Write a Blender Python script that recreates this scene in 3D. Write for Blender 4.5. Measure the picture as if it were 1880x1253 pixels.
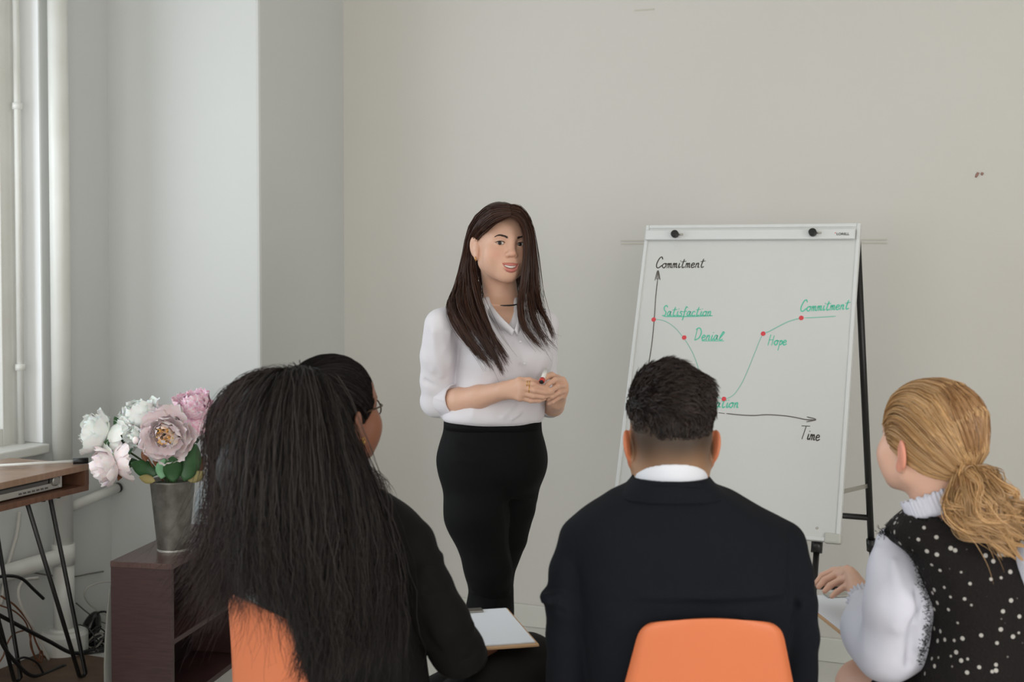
import bpy, math
import numpy as np
from mathutils import Vector, Matrix
sc = bpy.context.scene
COL = sc.collection
for _o in list(bpy.data.objects): bpy.data.objects.remove(_o)
# ------------------------------------------------------------------ camera
FPX, PITCH, HCAM = 2400.0, math.radians(1.8), 1.52
PCX, PCY = 940.0, 545.0            # principal point (the lens is shifted a little)
cam = bpy.data.cameras.new('camera'); cam_o = bpy.data.objects.new('camera', cam); COL.objects.link(cam_o)
cam.sensor_width = 36.0; cam.lens = FPX / 1880.0 * 36.0
cam.shift_x = 0.0; cam.shift_y = -(626.5 - PCY) / 1880.0
cam_o.location = (0, 0, HCAM); cam_o.rotation_euler = (math.pi / 2 - PITCH, 0, 0)
cam.clip_start = 0.05; cam.clip_end = 60
cam.dof.use_dof = True; cam.dof.focus_distance = 3.85; cam.dof.aperture_fstop = 5.0
sc.camera = cam_o
# ------------------------------------------------------------------ room axes: a runs along the board wall to the right, b towards it
TH = math.radians(22.5)
E1 = np.array([math.cos(TH), -math.sin(TH), 0.0]); E2 = np.array([math.sin(TH), math.cos(TH), 0.0])
def RW(a, b, z): return E1 * a + E2 * b + np.array([0, 0, z])
B_WALL, A_PIER, B_PIER, A_LEFT = 4.94, -2.8306, 4.2898, -3.5532
A_RIGHT, B_BACK, Z_CEIL = 2.9, -2.6, 3.15
# ------------------------------------------------------------------ light
sc.view_settings.view_transform = 'Standard'; sc.view_settings.look = 'None'
sc.view_settings.exposure = -0.46; sc.view_settings.gamma = 1.0; sc.view_settings.use_curve_mapping = False
world = bpy.data.worlds.new('world'); sc.world = world; world.use_nodes = True
world.node_tree.nodes['Background'].inputs[0].default_value = (0.86, 0.93, 1.0, 1)
world.node_tree.nodes['Background'].inputs[1].default_value = 0.9
def area_light(name, loc, direction, sx, sy, power, color):
    l = bpy.data.lights.new(name, 'AREA'); l.shape = 'RECTANGLE'; l.size = sx; l.size_y = sy
    l.energy = power; l.color = color
    o = bpy.data.objects.new(name, l); COL.objects.link(o)
    o.location = loc; o.rotation_euler = Vector(direction).to_track_quat('-Z', 'Z').to_euler()
    return o
# daylight just inside the tall windows: one left of the pier, one further down the left wall, two behind the camera
DAY = (0.86, 0.94, 1.0)
WIN_LEFT = [(1.45, 3.55), (-1.9, 0.6)]
WIN_BACK = [(-2.6, -0.6), (0.5, 2.3)]
area_light('daylight_left', RW(A_LEFT - 0.42, 2.35, 1.70), E1, 2.6, 1.9, 72, DAY)
area_light('daylight_left_far', RW(A_LEFT - 0.02, -0.65, 1.68), E1, 2.5, 1.7, 40, DAY)
area_light('daylight_back', RW(-1.6, B_BACK + 0.02, 1.66), E2, 2.0, 1.65, 62, (1, 0.985, 0.96))
area_light('daylight_back_right', RW(1.4, B_BACK + 0.02, 1.66), E2, 1.8, 1.65, 78, (1, 0.975, 0.94))
area_light('daylight_right', RW(A_RIGHT - 0.02, 0.9, 1.66), -E1, 2.0, 1.65, 78, (1, 0.975, 0.94))
# ------------------------------------------------------------------ helpers
def V(px, py, D):
    """the point of the room that stands at depth D on the line of sight through (px, py)"""
    xc = (px - PCX) / FPX * D; yc = -(py - PCY) / FPX * D
    return np.array([xc, D * math.cos(PITCH) + yc * math.sin(PITCH), HCAM - D * math.sin(PITCH) + yc * math.cos(PITCH)])
CAMP = np.array([0, 0, HCAM])
def on_plane(px, py, n, off):
    d = V(px, py, 1.0) - CAMP; n = np.asarray(n, float)
    return CAMP + d * ((off - CAMP @ n) / (d @ n))
def on_a(px, py, a): return on_plane(px, py, E1, a)
def on_b(px, py, b): return on_plane(px, py, E2, b)
def on_z(px, py, z): return on_plane(px, py, (0, 0, 1), z)
def unit(v): v = np.asarray(v, float); return v / (np.linalg.norm(v) + 1e-12)
def srgb(r, g, b):
    f = lambda c: (c / 255 / 12.92) if c / 255 <= 0.04045 else ((c / 255 + 0.055) / 1.055) ** 2.4
    return (f(r), f(g), f(b), 1.0)
rng = np.random.default_rng(7)
def smoothstep(a, b, x): t = np.clip((x - a) / (b - a), 0, 1); return t * t * (3 - 2 * t)
# ---- materials
MATS = {}
def material(name, color, rough=0.6, metal=0.0, spec=0.5, noise=None, bump=None, attr=None, sheen=0.0, alpha=None, sss=0.0, stretch=(1, 1, 1), coat=0.0):
    """noise=(scale, amount, second colour)  bump=(scale, strength, distance)  attr=colour attribute"""
    m = bpy.data.materials.new(name); m.use_nodes = True; nt = m.node_tree; N = nt.nodes; L = nt.links
    p = N['Principled BSDF']; p.inputs['Roughness'].default_value = rough; p.inputs['Metallic'].default_value = metal
    p.inputs['Specular IOR Level'].default_value = spec; p.inputs['Base Color'].default_value = color
    p.inputs['Coat Weight'].default_value = coat
    if sheen: p.inputs['Sheen Weight'].default_value = sheen; p.inputs['Sheen Roughness'].default_value = 0.5
    if sss:
        p.inputs['Subsurface Weight'].default_value = sss; p.inputs['Subsurface Radius'].default_value = (1.0, 0.35, 0.2)
        p.inputs['Subsurface Scale'].default_value = 0.006
    tc = N.new('ShaderNodeTexCoord'); mp = N.new('ShaderNodeMapping'); L.new(tc.outputs['Object'], mp.inputs['Vector'])
    mp.inputs['Scale'].default_value = stretch
    src = None
    if attr:
        a = N.new('ShaderNodeAttribute'); a.attribute_name = attr; src = a.outputs['Color']
    if noise:
        t = N.new('ShaderNodeTexNoise'); t.inputs['Scale'].default_value = noise[0]; t.inputs['Detail'].default_value = 5
        L.new(mp.outputs[0], t.inputs['Vector'])
        mix = N.new('ShaderNodeMix'); mix.data_type = 'RGBA'
        rmp = N.new('ShaderNodeMapRange'); rmp.inputs[1].default_value = 0.35; rmp.inputs[2].default_value = 0.65
        rmp.inputs[3].default_value = 0.0; rmp.inputs[4].default_value = noise[1]
        L.new(t.outputs['Fac'], rmp.inputs[0]); L.new(rmp.outputs[0], mix.inputs['Factor'])
        if src: L.new(src, mix.inputs['A'])
        else: mix.inputs['A'].default_value = color
        mix.inputs['B'].default_value = noise[2]
        src = mix.outputs['Result']
    if src: L.new(src, p.inputs['Base Color'])
    if bump:
        t2 = N.new('ShaderNodeTexNoise'); t2.inputs['Scale'].default_value = bump[0]; t2.inputs['Detail'].default_value = 4
        L.new(mp.outputs[0], t2.inputs['Vector'])
        b = N.new('ShaderNodeBump'); b.inputs['Strength'].default_value = bump[1]; b.inputs['Distance'].default_value = bump[2]
        L.new(t2.outputs['Fac'], b.inputs['Height']); L.new(b.outputs[0], p.inputs['Normal'])
    MATS[name] = m
    return m
# ---- objects
LOC = {}
def empty(name, loc, label=None, cat=None, group=None):
    o = bpy.data.objects.new(name, None); COL.objects.link(o); o.location = tuple(loc); o.empty_display_size = 0.1
    LOC[o.name] = np.array(loc, float); tag(o, label, cat, group)
    return o
def tag(o, label=None, cat=None, group=None, kind=None):
    if label: o['label'] = label
    if cat: o['category'] = cat
    if group: o['group'] = group
    if kind: o['kind'] = kind
    return o
def make_mesh(name, v, f, smooth=True, colors=None):
    v = np.asarray(v, np.float32); me = bpy.data.meshes.new(name)
    if isinstance(f, np.ndarray):
        k = f.shape[1]; nf = len(f)
        me.vertices.add(len(v)); me.vertices.foreach_set('co', v.ravel())
        me.loops.add(nf * k); me.loops.foreach_set('vertex_index', f.astype(np.int32).ravel())
        me.polygons.add(nf); me.polygons.foreach_set('loop_start', np.arange(0, nf * k, k, dtype=np.int32))
        me.update(calc_edges=True)
    else:
        me.from_pydata(v.tolist(), [], f)
    me.validate()
    me.polygons.foreach_set('use_smooth', np.full(len(me.polygons), bool(smooth)))
    if colors is not None:
        c = np.ones((len(v), 4), np.float32); c[:, :3] = np.asarray(colors)[:, :3]
        at = me.color_attributes.new('Col', 'FLOAT_COLOR', 'POINT'); at.data.foreach_set('color', c.ravel())
    return me
def obj(name, v, f, mat, parent=None, smooth=True, colors=None, label=None, cat=None, group=None, kind=None, bevel=0.0):
    v = np.asarray(v, float)
    if parent is not None: base = LOC[parent.name]
    else: base = np.array([(v[:, 0].min() + v[:, 0].max()) / 2, (v[:, 1].min() + v[:, 1].max()) / 2, v[:, 2].min()])
    me = make_mesh(name, v - base, f, smooth, colors)
    o = bpy.data.objects.new(name, me); COL.objects.link(o)
    me.materials.append(mat)
    if parent is not None: o.parent = parent; LOC[o.name] = base.copy()
    else: o.location = base; LOC[o.name] = base.copy()
    if bevel:
        b = o.modifiers.new('bevel', 'BEVEL'); b.width = bevel; b.segments = 2; b.limit_method = 'ANGLE'; b.angle_limit = math.radians(40)
    return tag(o, label, cat, group, kind)
class MB:
    """collects simple shapes into one mesh"""
    def __init__(s): s.v = []; s.f = []
    def add(s, v, f):
        n = len(s.v); s.v += [tuple(q) for q in v]; s.f += [tuple(i + n for i in q) for q in f]; return s
    def box(s, o, ax, ay, az):
        """corner o and three edge vectors"""
        o, ax, ay, az = [np.asarray(q, float) for q in (o, ax, ay, az)]
        if np.dot(np.cross(ax, ay), az) < 0: ax, ay = ay, ax
        v = [o, o + ax, o + ax + ay, o + ay]; v += [q + az for q in v]
        return s.add(v, [(3, 2, 1, 0), (4, 5, 6, 7), (0, 1, 5, 4), (1, 2, 6, 5), (2, 3, 7, 6), (3, 0, 4, 7)])
    def tube(s, pts, r, n=10, caps=True):
        pts = np.asarray(pts, float); k = len(pts); r = np.broadcast_to(np.asarray(r, float), (k,))
        tg = np.gradient(pts, axis=0); up = np.array([0, 0, 1.0])
        if abs(unit(tg[0]) @ up) > 0.9: up = np.array([1.0, 0, 0])
        rows = []; u = unit(np.cross(tg[0], up))
        for i in range(k):
            t = unit(tg[i]); u = unit(u - t * (u @ t)); w = np.cross(t, u)
            rows += [pts[i] + r[i] * (math.cos(2 * math.pi * j / n) * u + math.sin(2 * math.pi * j / n) * w) for j in range(n)]
        f = [(i * n + j, i * n + (j + 1) % n, (i + 1) * n + (j + 1) % n, (i + 1) * n + j) for i in range(k - 1) for j in range(n)]
        if caps: f += [tuple(range(n - 1, -1, -1)), tuple((k - 1) * n + j for j in range(n))]
        return s.add(rows, f)
    def lathe(s, c, axis, prof, n=24):
        """prof: (distance along axis, radius)"""
        c = np.asarray(c, float); t = unit(axis); up = np.array([0, 0, 1.0]) if abs(t[2]) < 0.9 else np.array([1.0, 0, 0])
        u = unit(np.cross(t, up)); w = np.cross(t, u); rows = []
        for h, r in prof:
            rows += [c + t * h + r * (math.cos(2 * math.pi * j / n) * u + math.sin(2 * math.pi * j / n) * w) for j in range(n)]
        k = len(prof)
        f = [(i * n + j, i * n + (j + 1) % n, (i + 1) * n + (j + 1) % n, (i + 1) * n + j) for i in range(k - 1) for j in range(n)]
        return s.add(rows, f)
    def build(s, name, mat, parent=None, smooth=False, **kw): return obj(name, np.array(s.v), s.f, mat, parent, smooth, **kw)
def spline(pts, n):
    """Catmull-Rom through pts (k, d) resampled to n points"""
    P = np.asarray(pts, float); k = len(P)
    Q = np.vstack([2 * P[:1] - P[1:2], P, 2 * P[-1:] - P[-2:-1]])
    t = np.linspace(0, k - 1 - 1e-9, n); i = np.clip(t.astype(int), 0, k - 2); u = (t - i)[:, None]
    a, b, c, d = Q[i], Q[i + 1], Q[i + 2], Q[i + 3]
    return 0.5 * (2 * b + (c - a) * u + (2 * a - 5 * b + 4 * c - d) * u ** 2 + (3 * b - a - 3 * c + d) * u ** 3)
def grid_faces(nu, nv, wrap=False):
    i, j = np.meshgrid(np.arange(nu - 1), np.arange(nv if wrap else nv - 1), indexing='ij'); i = i.ravel(); j = j.ravel(); j2 = (j + 1) % nv
    return np.stack([i * nv + j, i * nv + j2, (i + 1) * nv + j2, (i + 1) * nv + j], 1)
# ---- implicit surfaces: smooth unions of capsules, ellipsoids and lofts, meshed with surface nets
def noise3(p, seed=0):
    r = np.random.default_rng(seed); out = 0
    for k in range(6):
        w = r.normal(size=3); w /= np.linalg.norm(w); w *= (0.7 + 0.6 * r.random()); out = out + np.sin(p @ w * 1.0 + r.random() * 6.28)
    return out / 6 * 1.6
class Field:
    def __init__(s): s.ops = []
    def copy(s): q = Field(); q.ops = list(s.ops); return q
    def _add(s, fn, lo, hi, k, mode): s.ops.append((fn, np.asarray(lo, float), np.asarray(hi, float), k, mode)); return s
    def cap(s, a, b, r0, r1=None, k=0.02, mode='add'):
        a = np.asarray(a, float); b = np.asarray(b, float); r1 = r0 if r1 is None else r1; ab = b - a; L2 = ab @ ab + 1e-12
        def fn(p):
            t = np.clip((p - a) @ ab / L2, 0, 1)
            q = p - a - t[..., None] * ab
            return np.sqrt((q * q).sum(-1)) - (r0 + (r1 - r0) * t)
        m = max(r0, r1)
        return s._add(fn, np.minimum(a, b) - m, np.maximum(a, b) + m, k, mode)
    def chain(s, pts, rs, k=0.02, mode='add'):
        for i in range(len(pts) - 1): s.cap(pts[i], pts[i + 1], rs[i], rs[i + 1], k, mode)
        return s
    def ell(s, c, r, R=None, k=0.02, mode='add'):
        c = np.asarray(c, float); r = np.asarray(r, float); R = np.eye(3) if R is None else np.asarray(R, float)   # columns of R = axes
        def fn(p):
            q = (p - c) @ R; k0 = np.sqrt(((q / r) ** 2).sum(-1)); k1 = np.sqrt(((q / r ** 2) ** 2).sum(-1))
            return k0 * (k0 - 1) / (k1 + 1e-9)
        m = np.abs(R) @ r
        return s._add(fn, c - m, c + m, k, mode)
    def loft(s, rows, k=0.03, mode='add', power=2.4, yaw=0.0):
        """rows: (z, cx, cy, half width, half depth), any order in z; yaw turns the section"""
        rows = np.array(sorted(rows, key=lambda q: q[0]), float); z = rows[:, 0]; ca, sa = math.cos(yaw), math.sin(yaw)
        zf = np.linspace(z[0], z[-1], 60)
        sm = [np.interp(zf, z, rows[:, i]) for i in range(5)]
        if len(rows) > 2:
            t = np.interp(zf, z, np.arange(len(z)))
            cr = spline(rows, 400); cz = cr[:, 0]
            sm = [np.interp(zf, cz, cr[:, i]) for i in range(5)]
        def fn(p):
            zz = p[..., 2]; g = [np.interp(zz, zf, sm[i]) for i in range(1, 5)]
            dx = p[..., 0] - g[0]; dy = p[..., 1] - g[1]
            x = (dx * ca + dy * sa) / g[2]; y = (-dx * sa + dy * ca) / g[3]
            q = (np.abs(x) ** power + np.abs(y) ** power + 1e-12) ** (1 / power)
            rad = np.sqrt((x * g[2]) ** 2 + (y * g[3]) ** 2)
            d = rad * (1 - 1 / np.maximum(q, 0.05))
            d = np.where(q < 0.05, -np.minimum(g[2], g[3]), d)
            return np.maximum(d * 0.9, np.maximum(z[0] - zz, zz - z[-1]))
        m = np.maximum(rows[:, 3], rows[:, 4]).max()
        return s._add(fn, [rows[:, 1].min() - m, rows[:, 2].min() - m, z[0]], [rows[:, 1].max() + m, rows[:, 2].max() + m, z[-1]], k, mode)
    def ridge(s, pts, h, w):
        """raise (h > 0) or crease (h < 0) the surface along a line"""
        pts = np.asarray(pts, float)
        def fn(p):
            best = None
            for a, b in zip(pts[:-1], pts[1:]):
                ab = b - a; t = np.clip((p - a) @ ab / (ab @ ab + 1e-12), 0, 1); q = p - a - t[..., None] * ab; d2 = (q * q).sum(-1)
                best = d2 if best is None else np.minimum(best, d2)
            return -h * np.exp(-best / (w * w))
        return s._add(fn, pts.min(0) - 3 * w, pts.max(0) + 3 * w, 0, 'disp')
    def disp(s, fn, lo, hi): return s._add(fn, lo, hi, 0, 'disp')
    def plane(s, p0, n, lo, hi, k=0.004):
        """cut away what lies on the side n points to"""
        p0 = np.asarray(p0, float); n = unit(n)
        return s._add(lambda p: -((p - p0) @ n), lo, hi, k, 'subp')
    def eval(s, P, lo=None, h=None, shape=None):
        d = np.full(P.shape[:-1], 9.0, np.float32)
        for fn, l, u, k, mode in s.ops:
            mg = k + (0.012 if h is None else 3.1 * h)
            if shape is not None:
                i0 = np.maximum(np.floor((l - mg - lo) / h).astype(int), 0); i1 = np.minimum(np.ceil((u + mg - lo) / h).astype(int) + 1, shape)
                if (i1 <= i0).any(): continue
                sl = tuple(slice(i0[i], i1[i]) for i in range(3))
            else: sl = Ellipsis
            q = fn(P[sl]).astype(np.float32); c = d[sl]
            if mode == 'disp':
                d[sl] = np.where(c < 1, c + q, c); continue
            if mode == 'add':
                if k > 0:
                    e = np.maximum(k - np.abs(c - q), 0) / k; d[sl] = np.minimum(c, q) - e * e * k * 0.25
                else: d[sl] = np.minimum(c, q)
            else:
                if k > 0:
                    e = np.maximum(k - np.abs(c + q), 0) / k; d[sl] = np.maximum(c, -q) + e * e * k * 0.25
                else: d[sl] = np.maximum(c, -q)
        return d
    def bounds(s):
        lo = np.min([o[1] for o in s.ops if o[4] == 'add'], 0); hi = np.max([o[2] for o in s.ops if o[4] == 'add'], 0)
        return lo, hi
    def mesh(s, h, lo=None, hi=None):
        l, u = s.bounds(); lo = l - 0.02 if lo is None else np.asarray(lo, float); hi = u + 0.02 if hi is None else np.asarray(hi, float)
        n = np.ceil((hi - lo) / h).astype(int) + 1
        P = np.stack(np.meshgrid(*[(lo[i] + h * np.arange(n[i])).astype(np.float32) for i in range(3)], indexing='ij'), -1)
        d = s.eval(P, lo, h, n); del P
        return surface_nets(d, lo, h)
def surface_nets(d, lo, h):
    s = d < 0; nx, ny, nz = d.shape
    c = np.zeros((nx - 1, ny - 1, nz - 1), np.int8)
    offs = [(i, j, k) for i in (0, 1) for j in (0, 1) for k in (0, 1)]
    for i, j, k in offs: c += s[i:nx - 1 + i, j:ny - 1 + j, k:nz - 1 + k]
    act = np.argwhere((c > 0) & (c < 8)); N = len(act)
    idx = np.full(c.shape, -1, np.int32); idx[act[:, 0], act[:, 1], act[:, 2]] = np.arange(N)
    vals = np.stack([d[act[:, 0] + i, act[:, 1] + j, act[:, 2] + k] for i, j, k in offs], 1)
    acc = np.zeros((N, 3)); cnt = np.zeros(N)
    for a in range(8):
        for ax in range(3):
            oa = offs[a]
            if oa[ax]: continue
            ob = list(oa); ob[ax] = 1; b = offs.index(tuple(ob))
            m = (vals[:, a] < 0) != (vals[:, b] < 0); t = vals[m, a] / (vals[m, a] - vals[m, b])
            q = np.tile(np.array(oa, float), (m.sum(), 1)); q[:, ax] = t; acc[m] += q; cnt[m] += 1
    v = lo + (act + acc / cnt[:, None]) * h
    quads = []
    for ax in range(3):
        o1, o2 = [(1, 2), (2, 0), (0, 1)][ax]
        sl0 = [slice(None)] * 3; sl1 = [slice(None)] * 3; sl0[ax] = slice(0, -1); sl1[ax] = slice(1, None)
        s0, s1 = s[tuple(sl0)], s[tuple(sl1)]
        e = np.argwhere(s0 != s1)
        e = e[(e[:, o1] > 0) & (e[:, o2] > 0) & (e[:, o1] < d.shape[o1] - 1) & (e[:, o2] < d.shape[o2] - 1)]
        ins = s0[e[:, 0], e[:, 1], e[:, 2]]
        def cell(da, db):
            q = e.copy(); q[:, o1] -= da; q[:, o2] -= db; return idx[q[:, 0], q[:, 1], q[:, 2]]
        f = np.stack([cell(1, 1), cell(0, 1), cell(0, 0), cell(1, 0)], 1); f[~ins] = f[~ins][:, ::-1]
        quads.append(f)
    return v, np.concatenate(quads).astype(np.int32)
def join(parts):
    vs, fs, n = [], [], 0
    for v, f in parts: vs.append(v); fs.append(f + n); n += len(v)
    return np.concatenate(vs), np.concatenate(fs)
# ---- hair: bundles of thin tapering strands
def strands(paths, r0, r1=0.2, seed=0):
    """thin tapering ribbons, each turned its own way: paths (n, k, 3), r0 half width (scalar or n); returns verts, quads"""
    paths = np.asarray(paths, float); n, k, _ = paths.shape; rg = np.random.default_rng(seed)
    t = np.gradient(paths, axis=1); t /= np.linalg.norm(t, axis=-1, keepdims=True) + 1e-9
    ref = rg.normal(size=(n, 1, 3)); ref[..., 1] *= 0.35                        # mostly broadside
    u = np.cross(t, np.cross(ref, t)); u /= np.linalg.norm(u, axis=-1, keepdims=True) + 1e-9
    s = np.linspace(0, 1, k); prof = (np.where(s < 0.6, 1.0, 1 - (1 - r1) * ((s - 0.6) / 0.4)) * np.where(s < 0.12, 0.4 + 5 * s, 1.0))[None, :, None]
    r = np.broadcast_to(np.asarray(r0, float).reshape(-1, 1, 1), (n, 1, 1)) * prof * 1.15
    v = np.stack([paths - r * u, paths + r * u], 2).reshape(-1, 3)
    base = (np.arange(n) * k * 2)[:, None] + (np.arange(k - 1) * 2)[None]
    f = np.stack([base, base + 1, base + 3, base + 2], -1).reshape(-1, 4)
    return v, f.astype(np.int32)
def sheet(guides, n, k=14, jit=0.004, wav=0.0, wfreq=3.0, seed=1, tipjit=0.0, shorten=0.0, umap=None, clump=0, conv=0.7, cjit=0.0):
    """strands spread across a row of guide curves (each a list of points)"""
    r = np.random.default_rng(seed); G = np.stack([spline(g, k) for g in guides]); m = len(G)
    u = r.random(n) if umap is None else umap(r.random(n)); s1 = np.linspace(0, 1, k)[None]
    U = np.repeat(u[:, None], k, 1); pull = np.ones((n, k))
    if clump:
        edges = np.sort(r.random(clump - 1)); ci = np.searchsorted(edges, u); cen = np.array([u[ci == q].mean() if (ci == q).any() else 0.5 for q in range(clump)])[ci]
        pull = 1 - conv * smoothstep(0.25, 1.0, s1) * np.ones((n, 1)); U = cen[:, None] + (u - cen)[:, None] * pull
        cl_off = r.normal(size=(clump, 1, 3)) * cjit
    Gi = np.stack([spline(G[:, i], 201) for i in range(k)], 1)      # (201, k, 3)
    P = Gi[np.clip((U * 200).astype(int), 0, 200), np.arange(k)[None]].copy()
    if clump: P += (cl_off * np.linspace(0, 1, k)[None, :, None] ** 1.6)[ci]
    off = r.normal(size=(n, 1, 3)) * jit; s = np.linspace(0, 1, k)[None, :, None]
    P += off * (0.25 + 0.75 * np.sqrt(s)) * pull[..., None] + r.normal(size=(n, 1, 3)) * tipjit * s ** 2
    if wav:
        ph = r.random((n, 1, 3)) * 6.28; fr = wfreq * (0.7 + 0.6 * r.random((n, 1, 1)))
        P += wav * np.sin(s * fr * 6.28 + ph) * s
    if shorten:
        L = 1 - shorten * r.random((n, 1)); tt = np.linspace(0, 1, k)[None] * L * (k - 1); i = np.clip(tt.astype(int), 0, k - 2); fr = (tt - i)[..., None]
        ar = np.arange(n)[:, None]; P = P[ar, i] * (1 - fr) + P[ar, i + 1] * fr
    return P
def locks(guides, nl, per, k, amp, freq, rad, seed, shorten=0.3):
    """curled locks, each a tight bundle of strands"""
    r = np.random.default_rng(seed); G = np.stack([spline(g, k) for g in guides]); Gi = np.stack([spline(G[:, i], 201) for i in range(k)], 1); s = np.linspace(0, 1, k)[:, None]; out = []
    for q in range(nl):
        u = (q + r.random()) / nl; L = 1 - shorten * r.random(); base = spline(Gi[int(u * 200)], 100); t = np.linspace(0, 99 * L, k).astype(int); c = base[t] + r.normal(size=(1, 3)) * rad * 1.2 * np.minimum(1, s * 4)
        ph = r.random() * 6.28; fr = freq * (0.7 + 0.6 * r.random()); en = smoothstep(0.05, 0.5, s); a = amp * (0.4 + 0.9 * r.random())
        c = c + en * a * np.concatenate([np.cos(6.28 * fr * s + ph), 0.7 * np.sin(6.28 * fr * s + ph), 0.8 * np.sin(6.28 * fr * s + ph * 1.3)], 1)
        w = rad * (0.55 + 0.7 * np.sin(np.pi * np.clip(s, 0, 1) ** 0.8)) * (1 - 0.6 * s ** 3)
        out.append(c[None] + r.normal(size=(per, 1, 3)) * w[None] * 0.6)
    return np.concatenate(out)
def conform(P, F, center, off):
    """lift strand points onto a surface, away from its centre"""
    for _ in range(4):
        d = F.eval(P.astype(np.float32)); u = P - center; u = u / (np.linalg.norm(u, axis=-1, keepdims=True) + 1e-9); P = P + u * (off - d)[..., None]
    return P
def strand_colors(n, k, sides, base, var, seed=3):
    r = np.random.default_rng(seed); b = np.asarray(base[:3]); f = 1 + var * r.normal(size=(n, 1, 1))
    return np.repeat(np.broadcast_to(np.clip(b * f, 0, 1), (n, k * sides, 3)).reshape(-1, 3), 1, axis=0)
# ------------------------------------------------------------------ materials
WALL = material('wall_paint', srgb(207, 204, 198), 0.75, noise=(1.3, 0.35, srgb(202, 198, 191)), bump=(9, 0.05, 0.02))
PIERM = material('pier_paint', srgb(209, 210, 208), 0.7, noise=(1.5, 0.25, srgb(203, 204, 201)), bump=(7, 0.06, 0.02))
CEILM = material('ceiling_paint', srgb(225, 224, 218), 0.8)
FLOORM = material('floor_vinyl', srgb(212, 211, 206), 0.35, noise=(4, 0.5, srgb(202, 199, 192)))
WHITEP = material('white_enamel', srgb(222, 222, 217), 0.35, noise=(6, 0.4, srgb(205, 202, 192)))
SKIRT = material('baseboard_paint', srgb(208, 207, 200), 0.5)
BLACKM = material('black_metal', srgb(22, 21, 21), 0.4, metal=0.0, spec=0.5)
STEEL = material('brushed_steel', srgb(175, 172, 165), 0.35, metal=0.9)
MARKM = material('faded_mark', srgb(168, 120, 108), 0.8, noise=(60, 0.9, srgb(140, 130, 118)))
GLASS = bpy.data.materials.new('window_glass'); GLASS.use_nodes = True
_n = GLASS.node_tree.nodes; _l = GLASS.node_tree.links; _n.clear()
_o = _n.new('ShaderNodeOutputMaterial'); _mx = _n.new('ShaderNodeMixShader'); _t = _n.new('ShaderNodeBsdfTransparent'); _g = _n.new('ShaderNodeBsdfGlossy')
_g.inputs['Roughness'].default_value = 0.02; _mx.inputs[0].default_value = 0.07
_l.new(_t.outputs[0], _mx.inputs[1]); _l.new(_g.outputs[0], _mx.inputs[2]); _l.new(_mx.outputs[0], _o.inputs[0])
# ------------------------------------------------------------------ room shell
def slab(name, o, ax, ay, az, mat, bevel=0.0, **kw): return MB().box(o, ax, ay, az).build(name, mat, bevel=bevel, **kw)
def st(o): return tag(o, kind='structure')
NICHE = 0.085
def wall_run(name, p0, along, inward, openings, length, z1=Z_CEIL, th=0.12, mat=WALL):
    """a wall along a line with rectangular window openings (s0, s1, z0, z1)"""
    m = MB(); p0 = np.asarray(p0, float); al = unit(along); out = -unit(inward) * th; s = 0.0
    for (s0, s1, z0, zt) in sorted(openings):
        if s0 > s: m.box(p0 + al * s, al * (s0 - s), out, (0, 0, z1))
        m.box(p0 + al * s0, al * (s1 - s0), out, (0, 0, z0)); m.box(p0 + al * s0 + np.array([0, 0, zt]), al * (s1 - s0), out, (0, 0, z1 - zt)); s = s1
    m.box(p0 + al * s, al * (length - s), out, (0, 0, z1))
    return st(m.build(name, mat))
slabf = lambda name, z0, z1, mat: st(MB().box(RW(A_LEFT - 0.3, B_BACK - 0.3, z0), E1 * (A_RIGHT - A_LEFT + 0.6), E2 * (B_WALL - B_BACK + 0.6), (0, 0, z1 - z0)).build(name, mat))
slabf('floor', -0.1, 0.0, FLOORM); slabf('ceiling', Z_CEIL, Z_CEIL + 0.1, CEILM)
st(slab('wall_front', RW(A_PIER, B_WALL, 0), E1 * (A_RIGHT - A_PIER), E2 * 0.12, (0, 0, Z_CEIL), WALL))
st(slab('wall_pier', RW(A_LEFT - 0.1, B_PIER, 0), E1 * (A_PIER - A_LEFT + 0.1), E2 * (B_WALL - B_PIER + 0.1), (0, 0, Z_CEIL), PIERM, bevel=0.012))
Z0W, Z1W = 0.80, 2.85
B_JAMB = 3.9082
wall_run('wall_left', RW(A_LEFT, B_BACK, 0), E2, E1, [(1.35 - B_BACK, B_JAMB - B_BACK, Z0W, Z1W), (-2.0 - B_BACK, 0.7 - B_BACK, Z0W, Z1W)], B_PIER - B_BACK + 0.05, mat=PIERM)
wall_run('wall_back', RW(A_LEFT - 0.1, B_BACK, 0), E1, E2, [(0.95, 3.05, Z0W, Z1W), (4.05, 5.95, Z0W, Z1W)], A_RIGHT - A_LEFT + 0.2)
wall_run('wall_right', RW(A_RIGHT, B_BACK, 0), E2, -E1, [(-0.2 - B_BACK, 2.0 - B_BACK, Z0W, Z1W)], B_WALL - B_BACK)
st(slab('baseboard_front', RW(A_PIER, B_WALL - 0.016, 0), E1 * (A_RIGHT - A_PIER), E2 * 0.016, (0, 0, 0.09), SKIRT, bevel=0.004))
st(slab('baseboard_pier', RW(A_LEFT, B_PIER - 0.014, 0), E1 * (A_PIER - A_LEFT), E2 * 0.014, (0, 0, 0.09), SKIRT, bevel=0.004))
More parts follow.
